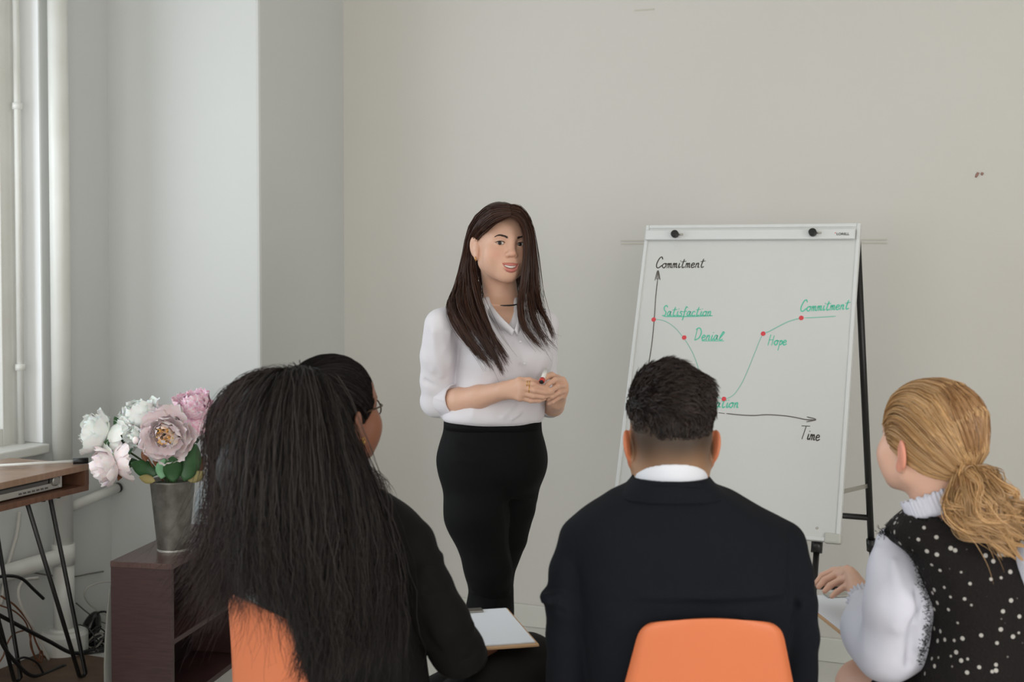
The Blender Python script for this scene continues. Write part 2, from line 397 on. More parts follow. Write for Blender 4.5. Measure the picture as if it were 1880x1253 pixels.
def window(name, p, al, inw, w, z0, z1, stile0=0.06, stile1=0.06):
    """a casement: four bars, a mullion, a transom and four panes"""
    e = empty(name, p + al * w / 2 + np.array([0, 0, z0])); tag(e, kind='structure'); d = inw * 0.05; h = z1 - z0
    zz = np.array([0, 0, 1.0])
    def bar(n, s0, s1, a0, a1): MB().box(p + al * s0 + zz * (z0 + a0), al * (s1 - s0), d, zz * (a1 - a0)).build(n, WHITEP, e, bevel=0.004)
    bar('stile', 0, stile0, 0, h); bar('stile', w - stile1, w, 0, h); bar('rail', stile0, w - stile1, 0, 0.07); bar('rail', stile0, w - stile1, h - 0.07, h)
    c = (stile0 + w - stile1) / 2; bar('mullion', c - 0.035, c + 0.035, 0.07, h - 0.07)
    t = h * 0.72
    for s0, s1 in ((stile0, c - 0.035), (c + 0.035, w - stile1)):
        bar('transom', s0, s1, t - 0.03, t + 0.03)
        for a0, a1 in ((0.07, t - 0.03), (t + 0.03, h - 0.07)):
            MB().box(p + al * s0 + inw * 0.02 + zz * (z0 + a0), al * (s1 - s0), inw * 0.006, zz * (a1 - a0)).build('pane', GLASS, e)
    return e
window('window_1', RW(A_LEFT - NICHE - 0.05, 1.35, 0), E2, E1, B_JAMB - 1.35, Z0W, Z1W, stile1=0.12)
window('window_2', RW(A_LEFT - NICHE - 0.05, -2.0, 0), E2, E1, 2.7, Z0W, Z1W)
window('window_3', RW(A_LEFT + 0.85, B_BACK - 0.1, 0), E1, E2, 2.1, Z0W, Z1W)
window('window_5', RW(A_RIGHT + 0.1, -0.2, 0), E2, -E1, 2.2, Z0W, Z1W)
window('window_4', RW(A_LEFT + 3.95, B_BACK - 0.1, 0), E1, E2, 1.9, Z0W, Z1W)
st(slab('trim_1', RW(A_LEFT - 0.12, 1.36, Z0W - 0.03), E1 * 0.16, E2 * (B_JAMB - 1.37), (0, 0, 0.036), WHITEP, bevel=0.006))
JAMB_LIT = material('jamb_lit_white', srgb(242, 243, 243), 0.5)  # whiter than the wall: window light on the jamb is put into this colour
st(slab('trim_added_jamb', RW(A_LEFT - NICHE, B_JAMB - 0.008, Z0W + 0.006), E1 * (NICHE + 0.001), E2 * 0.008, (0, 0, Z1W - Z0W - 0.006), JAMB_LIT))  # thin lining added over the jamb to brighten it
# faint paper-strip rail left on the wall behind the board, and small scuffs
q0 = on_b(1140, 445, B_WALL); q1 = on_b(1628, 445, B_WALL)
RAILM = material('rail_paint', srgb(196, 192, 181), 0.7)
_r = MB(); _r.box(q0 + np.array([0, 0, 0.004]) - E2 * 0.004, E1 * ((q1 - q0) @ E1), E2 * 0.004, (0, 0, 0.004)); _r.box(q0 - np.array([0, 0, 0.008]) - E2 * 0.004, E1 * ((q1 - q0) @ E1), E2 * 0.004, (0, 0, 0.004))
st(_r.build('trim_2', RAILM))
q0 = on_b(1165, 21, B_WALL); st(slab('trim_3', q0 - E2 * 0.002, E1 * 0.08, E2 * 0.002, (0, 0, 0.006), RAILM))
for i, (x0, y0, x1, y1) in enumerate([(1796, 317, 1791, 326), (1804, 317, 1802, 322)]):
    a = on_b(x0, y0, B_WALL - 0.0008); b = on_b(x1, y1, B_WALL - 0.0008)
    MB().tube([a, (a + b) / 2, b], [0.004, 0.005, 0.003], 8).build('wall_scuff', MARKM, smooth=True, label=['longer reddish scuff on the white wall right of the easel', 'shorter reddish scuff on the white wall right of the easel'][i], cat='scuff mark')
# ------------------------------------------------------------------ heating pipes on the left wall
def pt_a(px, py, a): return on_a(px, py, a)
APIPE = A_LEFT + 0.075
c0 = pt_a(112, 600, APIPE); PB = c0 @ E2
vp = MB(); vp.tube([RW(APIPE, PB, 0.30), RW(APIPE, PB, Z_CEIL)], 0.037, 20)
heat = empty('heating_pipe', RW(APIPE, PB, 0), 'thick white vertical heating pipe beside the left window', 'pipe')
vp.build('riser', WHITEP, heat, smooth=True)
MB().tube([RW(APIPE, PB, 0.34), RW(APIPE, PB, 0.42)], 0.042, 20).build('coupling', WHITEP, heat, smooth=True)
MB().tube([RW(APIPE, PB, 0.08), RW(APIPE, PB, 0.34)], 0.039, 20).build('lower_riser', WHITEP, heat, smooth=True)
MB().lathe(RW(APIPE, PB, 0), (0, 0, 1), [(0, 0.0), (0, 0.088), (0.075, 0.088), (0.09, 0.08), (0.09, 0.055), (0.1, 0.05), (0.1, 0.0)], 28).build('floor_collar', WHITEP, heat, smooth=False, bevel=0.004)
hp = MB().tube([RW(APIPE, PB + 0.03, 0.375), RW(APIPE, PB - 0.06, 0.375), RW(APIPE, 2.2, 0.375)], 0.031, 16)
hp.build('branch', WHITEP, heat, smooth=True)
c1 = pt_a(33, 300, A_LEFT - NICHE + 0.03); TB = c1 @ E2
thin = empty('thin_pipe', RW(A_LEFT - NICHE + 0.03, TB, Z0W), 'thin white vertical pipe with clips inside the window recess', 'pipe')
MB().tube([RW(A_LEFT - NICHE + 0.03, TB, Z0W), RW(A_LEFT - NICHE + 0.03, TB, Z1W)], 0.013, 12).build('tube', WHITEP, thin, smooth=True)
for py in (195, 675):
    zc = pt_a(33, py, A_LEFT - NICHE + 0.03)[2]
    MB().tube([RW(A_LEFT - NICHE + 0.03, TB, zc - 0.012), RW(A_LEFT - NICHE + 0.03, TB, zc + 0.012)], 0.019, 12).build('clip', WHITEP, thin, smooth=True)
# short white rod stub sticking out of the corner beneath the sill
r0 = on_a(170, 915, A_LEFT + 0.05); r1 = on_a(214, 897, A_LEFT + 0.05)
rod = empty('rod_stub', r0 * [1, 1, 1], 'short white rod with dark end cap between desk and pier', 'rod')
_d = unit(r1 - r0)
MB().tube([r0 - _d * 0.15, r1], 0.02, 14).build('shaft', WHITEP, rod, smooth=True); MB().tube([r1, r1 + _d * 0.012], 0.021, 14).build('end_cap', BLACKM, rod, smooth=True)
# ------------------------------------------------------------------ desk with an open compartment on hairpin legs
WOODM = material('walnut_laminate', srgb(112, 78, 60), 0.45, noise=(9, 0.6, srgb(88, 58, 44)), stretch=(1, 6, 1))
WOODT = material('walnut_top', srgb(150, 122, 102), 0.3, noise=(9, 0.6, srgb(128, 98, 78)), stretch=(1, 6, 1))
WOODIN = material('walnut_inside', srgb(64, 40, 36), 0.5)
ZT = 0.80
ft = on_z(163, 852, ZT)                    # far right top corner of the front
DA, DB = ft @ E1, ft @ E2                  # desk front runs along -E2 (towards the camera), its depth towards the wall
zb = 0.7075; DLEN, DDEP = 1.25, 0.35
desk = empty('desk', RW(DA - DDEP / 2, DB - DLEN / 2, 0), 'brown wooden desk with open compartment on black hairpin legs', 'desk')
MB().box(RW(DA, DB, ZT), -E1 * DDEP, -E2 * DLEN, (0, 0, -0.022)).build('desk_top', WOODT, desk, bevel=0.002)
MB().box(RW(DA, DB, zb), -E1 * DDEP, -E2 * DLEN, (0, 0, 0.02)).build('bottom_panel', WOODM, desk, bevel=0.002)
MB().box(RW(DA, DB, zb + 0.02), -E1 * DDEP, -E2 * 0.02, (0, 0, ZT - zb - 0.042)).build('side_panel', WOODM, desk)
MB().box(RW(DA, DB - DLEN + 0.02, zb + 0.02), -E1 * DDEP, -E2 * 0.02, (0, 0, ZT - zb - 0.042)).build('side_panel', WOODM, desk)
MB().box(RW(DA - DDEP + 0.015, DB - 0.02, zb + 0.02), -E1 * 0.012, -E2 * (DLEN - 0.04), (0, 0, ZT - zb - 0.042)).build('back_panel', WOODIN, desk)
def hairpin(b0, b1, a0, bf, af):
    m = MB(); m.tube([RW(a0, b0, zb), RW(af, bf - 0.016, 0.016), RW(af, bf, 0.007), RW(af, bf + 0.016, 0.016), RW(a0, b1, zb)], 0.0075, 10)
    m.build('leg', BLACKM, desk, smooth=True)
pA = on_a(50, 935, DA - 0.03); pB = on_a(92, 928, DA - 0.03); pF = on_a(155, 1240, DA - 0.0)
hairpin(pA @ E2, pB @ E2, DA - 0.03, 3.705, DA - 0.13)
hairpin(pA @ E2, pB @ E2, DA - DDEP + 0.06, DB - 0.02, DA - DDEP + 0.04)
for aa in (DA - 0.03, DA - DDEP + 0.06): hairpin(DB - DLEN + 0.12, DB - DLEN + 0.26, aa, DB - DLEN + 0.03, aa)
# small bolts beneath the front
for i in range(3): MB().lathe(RW(DA - 0.02, DB - 0.17 + 0.035 * i - 0.03, zb - 0.006), (0, 0, 1), [(0, 0), (0, 0.008), (0.006, 0.008)], 8).build('bolt', BLACKM, desk)
# disc player inside
SILV = material('silver_plastic', srgb(190, 188, 182), 0.35, metal=0.4); DARKP = material('dark_plastic', srgb(34, 32, 32), 0.35); GREYP = material('grey_plastic', srgb(92, 90, 88), 0.4)
pd = on_a(122, 898, DA - 0.03); PBf = min(pd @ E2, DB - 0.10)
dvd = empty('disc_player', RW(DA - 0.2, PBf - 0.215, zb + 0.021), 'silver and black disc player inside the desk compartment', 'disc player')
zp = zb + 0.0215
MB().box(RW(DA - 0.045, PBf, zp + 0.004), -E1 * 0.25, -E2 * 0.43, (0, 0, 0.046)).build('casing', GREYP, dvd, bevel=0.002)
fp = MB(); fp.box(RW(DA - 0.030, PBf, zp + 0.004), -E1 * 0.015, -E2 * 0.43, (0, 0, 0.021)); fp.build('front_panel', SILV, dvd, bevel=0.002)
MB().box(RW(DA - 0.034, PBf - 0.06, zp + 0.025), -E1 * 0.011, -E2 * 0.37, (0, 0, 0.012)).build('disc_tray', GREYP, dvd, bevel=0.001)
MB().box(RW(DA - 0.034, PBf - 0.06, zp + 0.037), -E1 * 0.011, -E2 * 0.37, (0, 0, 0.013)).build('display_strip', DARKP, dvd, bevel=0.001)
MB().box(RW(DA - 0.026, PBf - 0.001, zp + 0.004), -E1 * 0.02, -E2 * 0.012, (0, 0, 0.046)).build('end_trim', SILV, dvd, bevel=0.004)
MB().lathe(RW(DA - 0.036, PBf - 0.036, zp + 0.032), E1, [(0, 0.018), (0.014, 0.017), (0.016, 0.014), (0.016, 0)], 20).build('volume_knob', STEEL, dvd, smooth=False)
for i in range(7): MB().box(RW(DA - 0.0295, PBf - 0.07 - i * 0.02, zp + 0.011), E1 * 0.003, -E2 * 0.011, (0, 0, 0.005)).build('button', GREYP, dvd)
for i in range(4): MB().lathe(RW(DA - 0.06 - (i % 2) * 0.2, PBf - 0.04 - (i // 2) * 0.35, zb + 0.02), (0, 0, 1), [(0, 0), (0, 0.01), (0.007, 0.01)], 8).build('foot', DARKP, dvd)
# thin stick with a black grip lying along the top
s1 = on_z(162, 846, ZT + 0.012); s0 = on_z(-40, 858, ZT + 0.012); sd = unit(s1 - s0)
stick = empty('pointer_stick', (s0 + s1) / 2 - np.array([0, 0, .012]), 'pale stick with black end lying along the desk top', 'stick')
MB().tube([s0, s1 - sd * 0.045], 0.0055, 8).build('rod', WHITEP, stick, smooth=True); MB().tube([s1 - sd * 0.05, s1], 0.0105, 12).build('grip', BLACKM, stick, smooth=True)
# ------------------------------------------------------------------ dark shelf unit under the flowers
WENGE = material('wenge_laminate', srgb(70, 46, 45), 0.42, noise=(14, 0.7, srgb(52, 32, 32)), stretch=(1, 1, 14))
WENGT = material('wenge_top', srgb(92, 68, 64), 0.28, noise=(14, 0.6, srgb(70, 48, 46)), stretch=(14, 1, 1))
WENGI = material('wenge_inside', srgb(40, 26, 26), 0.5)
ZC = 0.50
k0 = on_z(202, 1031, ZC); k1 = on_z(315, 1036.5, ZC); k2 = on_z(388, 1019, ZC)
ku = unit(k1 - k0); kv = np.array([-ku[1], ku[0], 0.0]); KW = np.linalg.norm((k1 - k0)[:2]); KL = 0.62
cab = empty('shelf_unit', k0 + ku * KW / 2 + kv * KL / 2 - np.array([0, 0, ZC]), 'dark brown wooden shelf unit below the flower vase', 'shelf unit')
def cb(name, o, x, y, z, mat=WENGE): MB().box(k0 * [1, 1, 0] + ku * o[0] + kv * o[1] + np.array([0, 0, o[2]]), ku * x, kv * y, (0, 0, z)).build(name, mat, cab, bevel=0.0015)
cb('top_panel', (0, 0, ZC - 0.02), KW, KL, 0.02, WENGT); cb('side_panel', (0.001, 0.001, 0.02), KW - 0.002, 0.018, ZC - 0.04); cb('side_panel', (0.001, KL - 0.019, 0.02), KW - 0.002, 0.018, ZC - 0.04)
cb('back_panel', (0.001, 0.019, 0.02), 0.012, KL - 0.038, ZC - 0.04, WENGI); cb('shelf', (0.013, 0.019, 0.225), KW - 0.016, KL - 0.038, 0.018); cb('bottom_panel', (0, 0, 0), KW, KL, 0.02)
# ------------------------------------------------------------------ cables behind the desk
CWHITE = material('white_cable', srgb(196, 194, 186), 0.5); CBLACK = material('black_cable', srgb(20, 19, 20), 0.45); CBROWN = material('brown_cable', srgb(112, 70, 46), 0.5); CGREY = material('grey_cable', srgb(120, 116, 108), 0.5)
AC = A_LEFT + 0.035
def cable(pts, r, mat, label, a=AC, n=40):
    P = [on_a(x, y, a + (q[0] if q else 0)) for (x, y, *q) in pts]
    for p_ in P: p_[2] = max(p_[2], r)
    MB().tube(spline(P, n), r, 7).build('cable', mat, smooth=True, label=label, cat='cable')
cable([(36, 940), (30, 985), (12, 1050), (2, 1110)], 0.007, CWHITE, 'pale cable hanging straight from the desk at far left', A_LEFT + 0.02)
cable([(-20, 1030), (40, 1048), (120, 1060), (165, 1054), (190, 1050)], 0.003, CGREY, 'thin grey cable sagging along the left wall above the branch pipe', A_LEFT + 0.012)
cable([(70, 1062), (45, 1066), (34, 1085), (40, 1115), (60, 1150), (75, 1180), (90, 1212)], 0.006, CWHITE, 'thick white cable looping over the horizontal branch pipe', A_LEFT + 0.13)
cable([(-15, 1062), (15, 1058), (40, 1063), (62, 1083), (80, 1100)], 0.006, CBLACK, 'short black cable arching over the branch pipe', A_LEFT + 0.15)
cable([(-20, 1120), (40, 1152), (90, 1178), (135, 1200), (175, 1215)], 0.0075, CBLACK, 'straight black cable slanting across the wall to the desk leg', A_LEFT + 0.17)
cable([(-10, 1150), (8, 1190), (30, 1218), (55, 1240), (80, 1256), (120, 1275)], 0.007, CBLACK, 'black cable curving along the floor at far left', A_LEFT + 0.2)
cable([(2, 1095), (30, 1115), (55, 1148), (66, 1180), (80, 1205), (95, 1225)], 0.0035, CBROWN, 'brown cable hanging down over the left wall', A_LEFT + 0.1)
cable([(0, 1112), (25, 1122), (45, 1140), (53, 1160), (60, 1195), (70, 1218)], 0.003, CBROWN, 'second thin brown cable beside the brown one', A_LEFT + 0.09)
cable([(52, 1156), (25, 1165), (12, 1185), (6, 1205), (-5, 1222)], 0.003, CBROWN, 'brown cable loop bending back toward the left edge', A_LEFT + 0.1)
cable([(58, 1160), (56, 1185), (66, 1210), (76, 1216), (78, 1200), (74, 1196), (72, 1210), (62, 1222)], 0.003, CBROWN, 'brown cable with a small hook near the floor', A_LEFT + 0.12)
cable([(24, 1216), (45, 1208), (68, 1218), (80, 1238)], 0.004, CBLACK, 'short black cable hump lying on the floor at left', A_LEFT + 0.2)
cable([(215, 1068), (185, 1070), (160, 1080), (156, 1097), (170, 1115), (200, 1133), (225, 1140)], 0.0035, CWHITE, 'white cable loop between pipe and shelf unit', A_LEFT + 0.05)
cable([(140, 1108), (160, 1125), (185, 1142), (215, 1150)], 0.003, CGREY, 'thin grey cable running behind the black adapter', A_LEFT + 0.05)
# heap of black adapters and leads between the desk legs and the shelf unit
ad = on_a(165, 1160, A_LEFT + 0.09)
F_ = Field().ell(ad, (0.05, 0.045, 0.085), k=0.01); R_ = np.array(Matrix.Rotation(0.35, 3, 'Y')); F_ = Field().ell(ad, (0.035, 0.05, 0.085), R_, k=0.01).disp(lambda p: 0.004 * noise3(p * 60, 4), ad - 0.15, ad + 0.15)
v_, f_ = F_.mesh(0.006)
adap = empty('cable_coil', ad * [1, 1, 0], 'tangled coil of glossy black leads between desk leg and shelf unit', 'cable coil')
obj('wrapped_bundle', v_, f_, material('black_gloss', srgb(16, 16, 17), 0.2), adap)
_rr = np.random.default_rng(11)
for i in range(16):
    c = on_a(168 + _rr.normal() * 14, 1205 + _rr.normal() * 28, A_LEFT + 0.12 + 0.05 * _rr.random()); ang = np.linspace(0, 2 * math.pi * (0.7 + 0.6 * _rr.random()), 26); rr = 0.03 + 0.04 * _rr.random(); q = _rr.normal(size=3) * 0.6
    P = c + np.stack([rr * np.cos(ang + q[0]), rr * 0.5 * np.sin(ang + q[1]), rr * np.sin(ang + q[2])], 1); P[:, 2] = np.maximum(P[:, 2], 0.006)
    MB().tube(P, 0.0045 if i % 3 else 0.003, 6).build('lead', CBLACK if i % 4 else CGREY, adap, smooth=True)
# curved grey panel leaning between the heap and the shelf unit
g0 = k0 * [1, 1, 0] - ku * 0.012
gp = []
for i in range(13):
    t = i / 12; gp.append([g0 - ku * (0.022 * math.sin(t * 2.0) + 0.004) + np.array([0, 0, 0.01 + 0.40 * (1 - t)]) + kv * 0.02 + kv * 0.1 * j for j in range(4)])
gv = np.array(gp).reshape(-1, 3); pnl = obj('leaning_panel', gv, grid_faces(13, 4), material('grey_card', srgb(140, 140, 134), 0.6), smooth=True, label='thin curved grey panel leaning against the shelf unit', cat='panel')
_s = pnl.modifiers.new('solid', 'SOLIDIFY'); _s.thickness = 0.006
# brown mat on the floor below the desk
mv = [RW(A_LEFT + 0.02, 2.2, 0.004), RW(A_LEFT + 0.62, 2.2, 0.004), RW(A_LEFT + 0.62, 3.93, 0.004), RW(A_LEFT + 0.02, 3.93, 0.004)]
slab('floor_mat', RW(A_LEFT + 0.005, 2.2, 0.0005), E1 * 0.62, E2 * 1.72, (0, 0, 0.006), material('brown_mat', srgb(104, 82, 64), 0.7, noise=(8, 0.7, srgb(70, 52, 40))), bevel=0.002, label='brown floor covering under the desk cables', cat='mat')
# ------------------------------------------------------------------ easel with the whiteboard
BC = np.array([0.69948, 4.06970, 1.15409]); BYAW, BTILT = -0.40761, 0.36625
BN = np.array([math.sin(BYAW), -math.cos(BYAW), 0.0]); BR = np.array([math.cos(BYAW), math.sin(BYAW), 0.0])
BU = np.array([0, 0, 1.0]) * math.cos(BTILT) - BN * math.sin(BTILT); BF = np.cross(BR, BU)          # BF points out of the front
if BF @ BN < 0: BF = -BF
BW, BH = 0.70, 1.0
def brd(x, y, h=0.0): return BC + BR * x + BU * y + BF * h
def on_board(px, py, h=0.0): return on_plane(px, py, BF, BC @ BF + h)
BOARDM = material('whiteboard_enamel', srgb(207, 208, 206), 0.25, spec=0.5)
FRAMEM = material('board_frame_paint', srgb(214, 216, 216), 0.4)
easel = empty('easel', [BC[0], BC[1] + 0.1, 0], 'white flip chart easel with a hand-drawn curve on black legs', 'easel')
MB().box(brd(-BW / 2 + 0.006, -BH / 2 + 0.006, -0.018), BR * (BW - 0.012), BU * (BH - 0.012), BF * 0.018).build('board', BOARDM, easel)
for n_, x, y, w, h in (('frame_side', -BW / 2, -BH / 2, 0.012, BH), ('frame_side', BW / 2 - 0.012, -BH / 2, 0.012, BH), ('frame_edge', -BW / 2 + 0.012, BH / 2 - 0.012, BW - 0.024, 0.012), ('frame_edge', -BW / 2 + 0.012, -BH / 2, BW - 0.024, 0.012)):
    MB().box(brd(x, y, -0.022), BR * w, BU * h, BF * 0.026).build(n_, FRAMEM, easel, bevel=0.003)
cx = BW / 2
MB().box(brd(cx - 0.045, -BH / 2 - 0.004, -0.023), BR * 0.049, BU * 0.03, BF * 0.03).build('corner_cap', material('corner_cap_grey', srgb(190, 190, 184), 0.5), easel, bevel=0.006)
MB().box(brd(-cx + 0.004 - 0.008, -BH / 2 - 0.004, -0.023), BR * 0.049, BU * 0.03, BF * 0.03).build('corner_cap', MATS['corner_cap_grey'], easel, bevel=0.006)
bar0 = on_board(1186, 444); bar1 = on_board(1571, 437)
u0, v0 = (bar0 - BC) @ BR, (bar0 - BC) @ BU; u1 = (bar1 - BC) @ BR
clamp = MB().box(brd(u0, v0 + 0.001, 0.004), BR * (u1 - u0), BU * 0.034, BF * 0.014).build('clamp_bar', FRAMEM, easel, bevel=0.004)
for px, py in ((1239, 430), (1492, 427)):
    p_ = on_board(px, py, 0.03); q = p_ - BF * 0.012
    kb = MB().lathe(q, BF, [(0, 0.004), (0.004, 0.009), (0.006, 0.0125), (0.018, 0.0125), (0.021, 0.010), (0.021, 0)], 20).build('clamp_knob', BLACKM, easel, smooth=False, bevel=0.002)
    a = on_board(px + 4, py + 1, 0.0195); MB().tube([a, a + BR * 0.02], 0.0028, 8).build('slot_pin', STEEL, easel, smooth=True)
INK_K = material('black_ink', srgb(52, 44, 40), 0.5); INK_K2 = material('grey_ink', srgb(98, 92, 88), 0.5); INK_G = material('green_ink', srgb(92, 196, 168), 0.5); INK_G2 = material('faded_green_ink', srgb(138, 192, 178), 0.5); INK_R = material('red_ink', srgb(214, 66, 74), 0.5)
def ink(name, lines, wpx, mat, label=None, smooth_n=1):
    """flat marker strokes on the board: polylines given through the photograph's pixels"""
    V_, F_ = [], []
    for ln in lines:
        P = np.array([on_board(x, y) for x, y in ln]); P2 = np.stack([(P - BC) @ BR, (P - BC) @ BU], 1)
        if len(P2) > 2: P2 = spline(P2, max(8, 4 * len(P2)))
        t = np.gradient(P2, axis=0); t /= np.linalg.norm(t, axis=1, keepdims=True) + 1e-9; nn = np.stack([-t[:, 1], t[:, 0]], 1); w = wpx / 580 / 2
        P2[0] -= t[0] * w * .6; P2[-1] += t[-1] * w * .6
        k = len(P2); n0 = len(V_)
        for i in range(k):
            ww = w * (0.6 if i in (0, k - 1) else 1)
            for h, sgn in ((0.0002, 1), (0.0008, 1), (0.0008, -1), (0.0002, -1)): V_.append(brd(*(P2[i] + nn[i] * ww * sgn), h))
        for i in range(k - 1):
            a = n0 + i * 4
            for j in range(3): F_.append((a + j, a + j + 1, a + j + 5, a + j + 4))
    o = obj(name, np.array(V_), F_, mat, easel, smooth=False)
    if label: o['label'] = label
    return o
GL = {   # handwritten glyphs: strokes in units of the x-height, then the advance
 'C': ([[(1.15, 1.95), (0.95, 2.45), (0.55, 2.2), (0.15, 1.2), (0.1, 0.35), (0.4, 0.0), (0.8, 0.25), (1.1, 0.6)]], 1.15),
 'o': ([[(0.5, 1.0), (0.15, 0.75), (0.1, 0.3), (0.4, 0.0), (0.7, 0.3), (0.75, 0.75), (0.5, 1.0), (0.95, 0.9)]], 0.95),
 'm': ([[(0.15, 1.0), (0.05, 0.0)], [(0.1, 0.6), (0.35, 1.0), (0.45, 0.8), (0.38, 0.0)], [(0.42, 0.6), (0.7, 1.0), (0.8, 0.8), (0.75, 0.1), (0.95, 0.1)]], 1.05),
 'i': ([[(0.3, 1.0), (0.15, 0.15), (0.35, 0.05), (0.5, 0.25)], [(0.42, 1.5), (0.46, 1.56)]], 0.55),
 't': ([[(0.6, 1.9), (0.3, 0.5), (0.4, 0.0), (0.75, 0.2)], [(0.1, 1.3), (0.95, 1.45)]], 0.9),
 'e': ([[(0.1, 0.5), (0.65, 0.65), (0.6, 1.0), (0.3, 0.95), (0.1, 0.45), (0.3, 0.0), (0.8, 0.25)]], 0.85),
 'n': ([[(0.2, 1.0), (0.1, 0.0)], [(0.15, 0.55), (0.5, 1.0), (0.65, 0.8), (0.55, 0.1), (0.8, 0.1)]], 0.9),
 'S': ([[(1.0, 1.9), (0.7, 2.3), (0.3, 1.9), (0.4, 1.3), (0.75, 0.8), (0.6, 0.1), (0.1, 0.1)]], 1.0),
 'a': ([[(0.75, 0.9), (0.4, 1.0), (0.1, 0.4), (0.3, 0.0), (0.65, 0.5), (0.75, 1.0), (0.65, 0.2), (0.95, 0.15)]], 1.0),
 's': ([[(0.65, 0.9), (0.35, 1.0), (0.25, 0.7), (0.55, 0.4), (0.45, 0.05), (0.1, 0.05)]], 0.75),
 'f': ([[(0.85, 1.8), (0.6, 2.0), (0.4, 1.2), (0.25, 0.0), (0.1, -0.9)], [(0.1, 0.9), (0.75, 1.05)]], 0.8),
 'c': ([[(0.7, 0.85), (0.4, 1.0), (0.1, 0.45), (0.3, 0.0), (0.75, 0.2)]], 0.8),
 'D': ([[(0.4, 2.3), (0.15, 0.0)], [(0.2, 2.2), (0.8, 2.5), (1.25, 1.7), (0.95, 0.5), (0.2, 0.0)]], 1.4),
 'l': ([[(0.75, 1.75), (0.4, 1.0), (0.2, 0.2), (0.45, 0.0), (0.75, 0.2)], [(0.75, 1.75), (0.95, 1.5), (0.3, 0.5)]], 0.75),
 'H': ([[(0.45, 2.2), (0.1, 0.0)], [(1.15, 2.0), (0.85, 0.0)], [(0.25, 1.1), (1.0, 1.15)]], 1.25),
 'p': ([[(0.3, 1.0), (0.05, -1.1)], [(0.25, 0.7), (0.6, 1.0), (0.7, 0.5), (0.45, 0.1), (0.2, 0.15)]], 0.8),
 'T': ([[(0.05, 2.35), (1.5, 2.45)], [(0.85, 2.4), (0.35, 0.0)]], 1.2)}
def word(text, x0, y0, x1, y1, xh, wpx, mat, slant=0.12, extra=()):
    tot = sum(GL[c][1] for c in text); dx, dy = (x1 - x0), (y1 - y0); pen = 0.0; lines = []
    for c in text:
        st_, adv = GL[c]
        for ln in st_:
            L = []
            for gx, gy in ln:
                u = (pen + gx) / tot; L.append((x0 + dx * u + slant * gy * xh, y0 + dy * u - gy * xh))
            lines.append(L)
        pen += adv
    return ink('handwriting', lines + list(extra), wpx, mat, 'handwritten word "%s" in %s marker' % (text, 'black' if mat is INK_K else 'green'))
word('Commitment', 1204, 492.5, 1293, 491.5, 8.2, 1.9, INK_K)
word('Time', 1469, 806, 1505, 810, 10.0, 2.0, INK_K)
word('Satisfaction', 1215, 580.5, 1306, 580.5, 8.4, 2.0, INK_G, extra=[[(1219, 581.5), (1262, 581.5), (1308, 580)]])
word('Denial', 1274, 625, 1326, 625, 9.0, 2.0, INK_G, extra=[[(1289, 626.5), (1329, 626.5)]])
word('Hope', 1409, 634, 1444, 634, 8.5, 2.2, INK_G)
word('Commitment', 1469, 572.5, 1559, 568, 8.6, 2.1, INK_G)
word('ation', 1313, 749, 1356, 749, 9.0, 2.2, INK_G)
ink('vertical_axis', [[(1207.5, 512), (1204, 545), (1201, 588), (1197, 630), (1191, 670), (1186, 715), (1183, 757)], [(1202.5, 515), (1208, 497), (1212, 514)], [(1206, 513), (1208.3, 498), (1209.5, 513)]], 1.7, INK_K2)
ink('horizontal_axis', [[(1183, 757), (1240, 757), (1317, 758.7)], [(1320, 758.5), (1330, 759.6)], [(1334, 759.8), (1360, 762.5), (1385, 763.5), (1408, 762), (1440, 764), (1460, 767), (1480, 771), (1497, 771.5)], [(1482, 766), (1498, 771), (1481, 775)]], 1.9, INK_K2)
ink('curve_line', [[(1200, 587), (1212, 587.5), (1225, 592), (1240, 603), (1252, 617), (1260, 628), (1270, 645), (1278, 664), (1290, 700), (1305, 722), (1318, 730), (1329, 733), (1340, 730), (1350, 722), (1363, 702), (1375, 675), (1385, 650), (1395, 625), (1401, 613)]], 1.3, INK_G2)
ink('curve_line', [[(1401, 613), (1412, 609), (1425, 602), (1445, 592), (1460, 587), (1470, 584.5)], [(1478, 584), (1505, 583), (1534, 581)]], 2.0, INK_G2)
for px, py in ((1200, 587), (1256, 620), (1329, 733), (1401, 613), (1471, 584)):
    c_ = on_board(px, py, 0.0009); MB().lathe(c_ - BF * 0.0006, BF, [(0, 0.0078), (0.0008, 0.0074), (0.001, 0.0)], 9).build('marker_dot', INK_R, easel)
# printed maker's name at the right end of the clamp bar
def printed(text, p, right, up, size, mat, parent, name='printed_name'):
    cu = bpy.data.curves.new('txt', 'FONT'); cu.body = text; cu.size = size; cu.extrude = 0.0002; cu.offset = size * 0.015
    to = bpy.data.objects.new('txt', cu); COL.objects.link(to)
    dg = bpy.context.evaluated_depsgraph_get(); me = bpy.data.meshes.new_from_object(to.evaluated_get(dg))
    v = np.array([q.co for q in me.vertices]); f = [tuple(q.vertices) for q in me.polygons]
    bpy.data.objects.remove(to)
    nrm = np.cross(right, up); vv = p + v[:, :1] * right + v[:, 1:2] * up + v[:, 2:] * nrm
    return obj(name, vv, f, mat, parent, smooth=False)
pn = on_board(1535.5, 432, 0.0185)
printed('LORELL', pn, BR, BU, 0.0115, BLACKM, easel)
MB().box(pn - BR * 0.005 + BU * 0.006, BR * 0.003, BU * 0.003, BF * 0.0004).build('printed_dot', INK_R, easel)
# magnet-like screw near the lower right corner
MB().lathe(on_board(1500, 970, 0), BF, [(0, 0.004), (0.003, 0.003), (0.003, 0)], 8).build('screw', STEEL, easel)
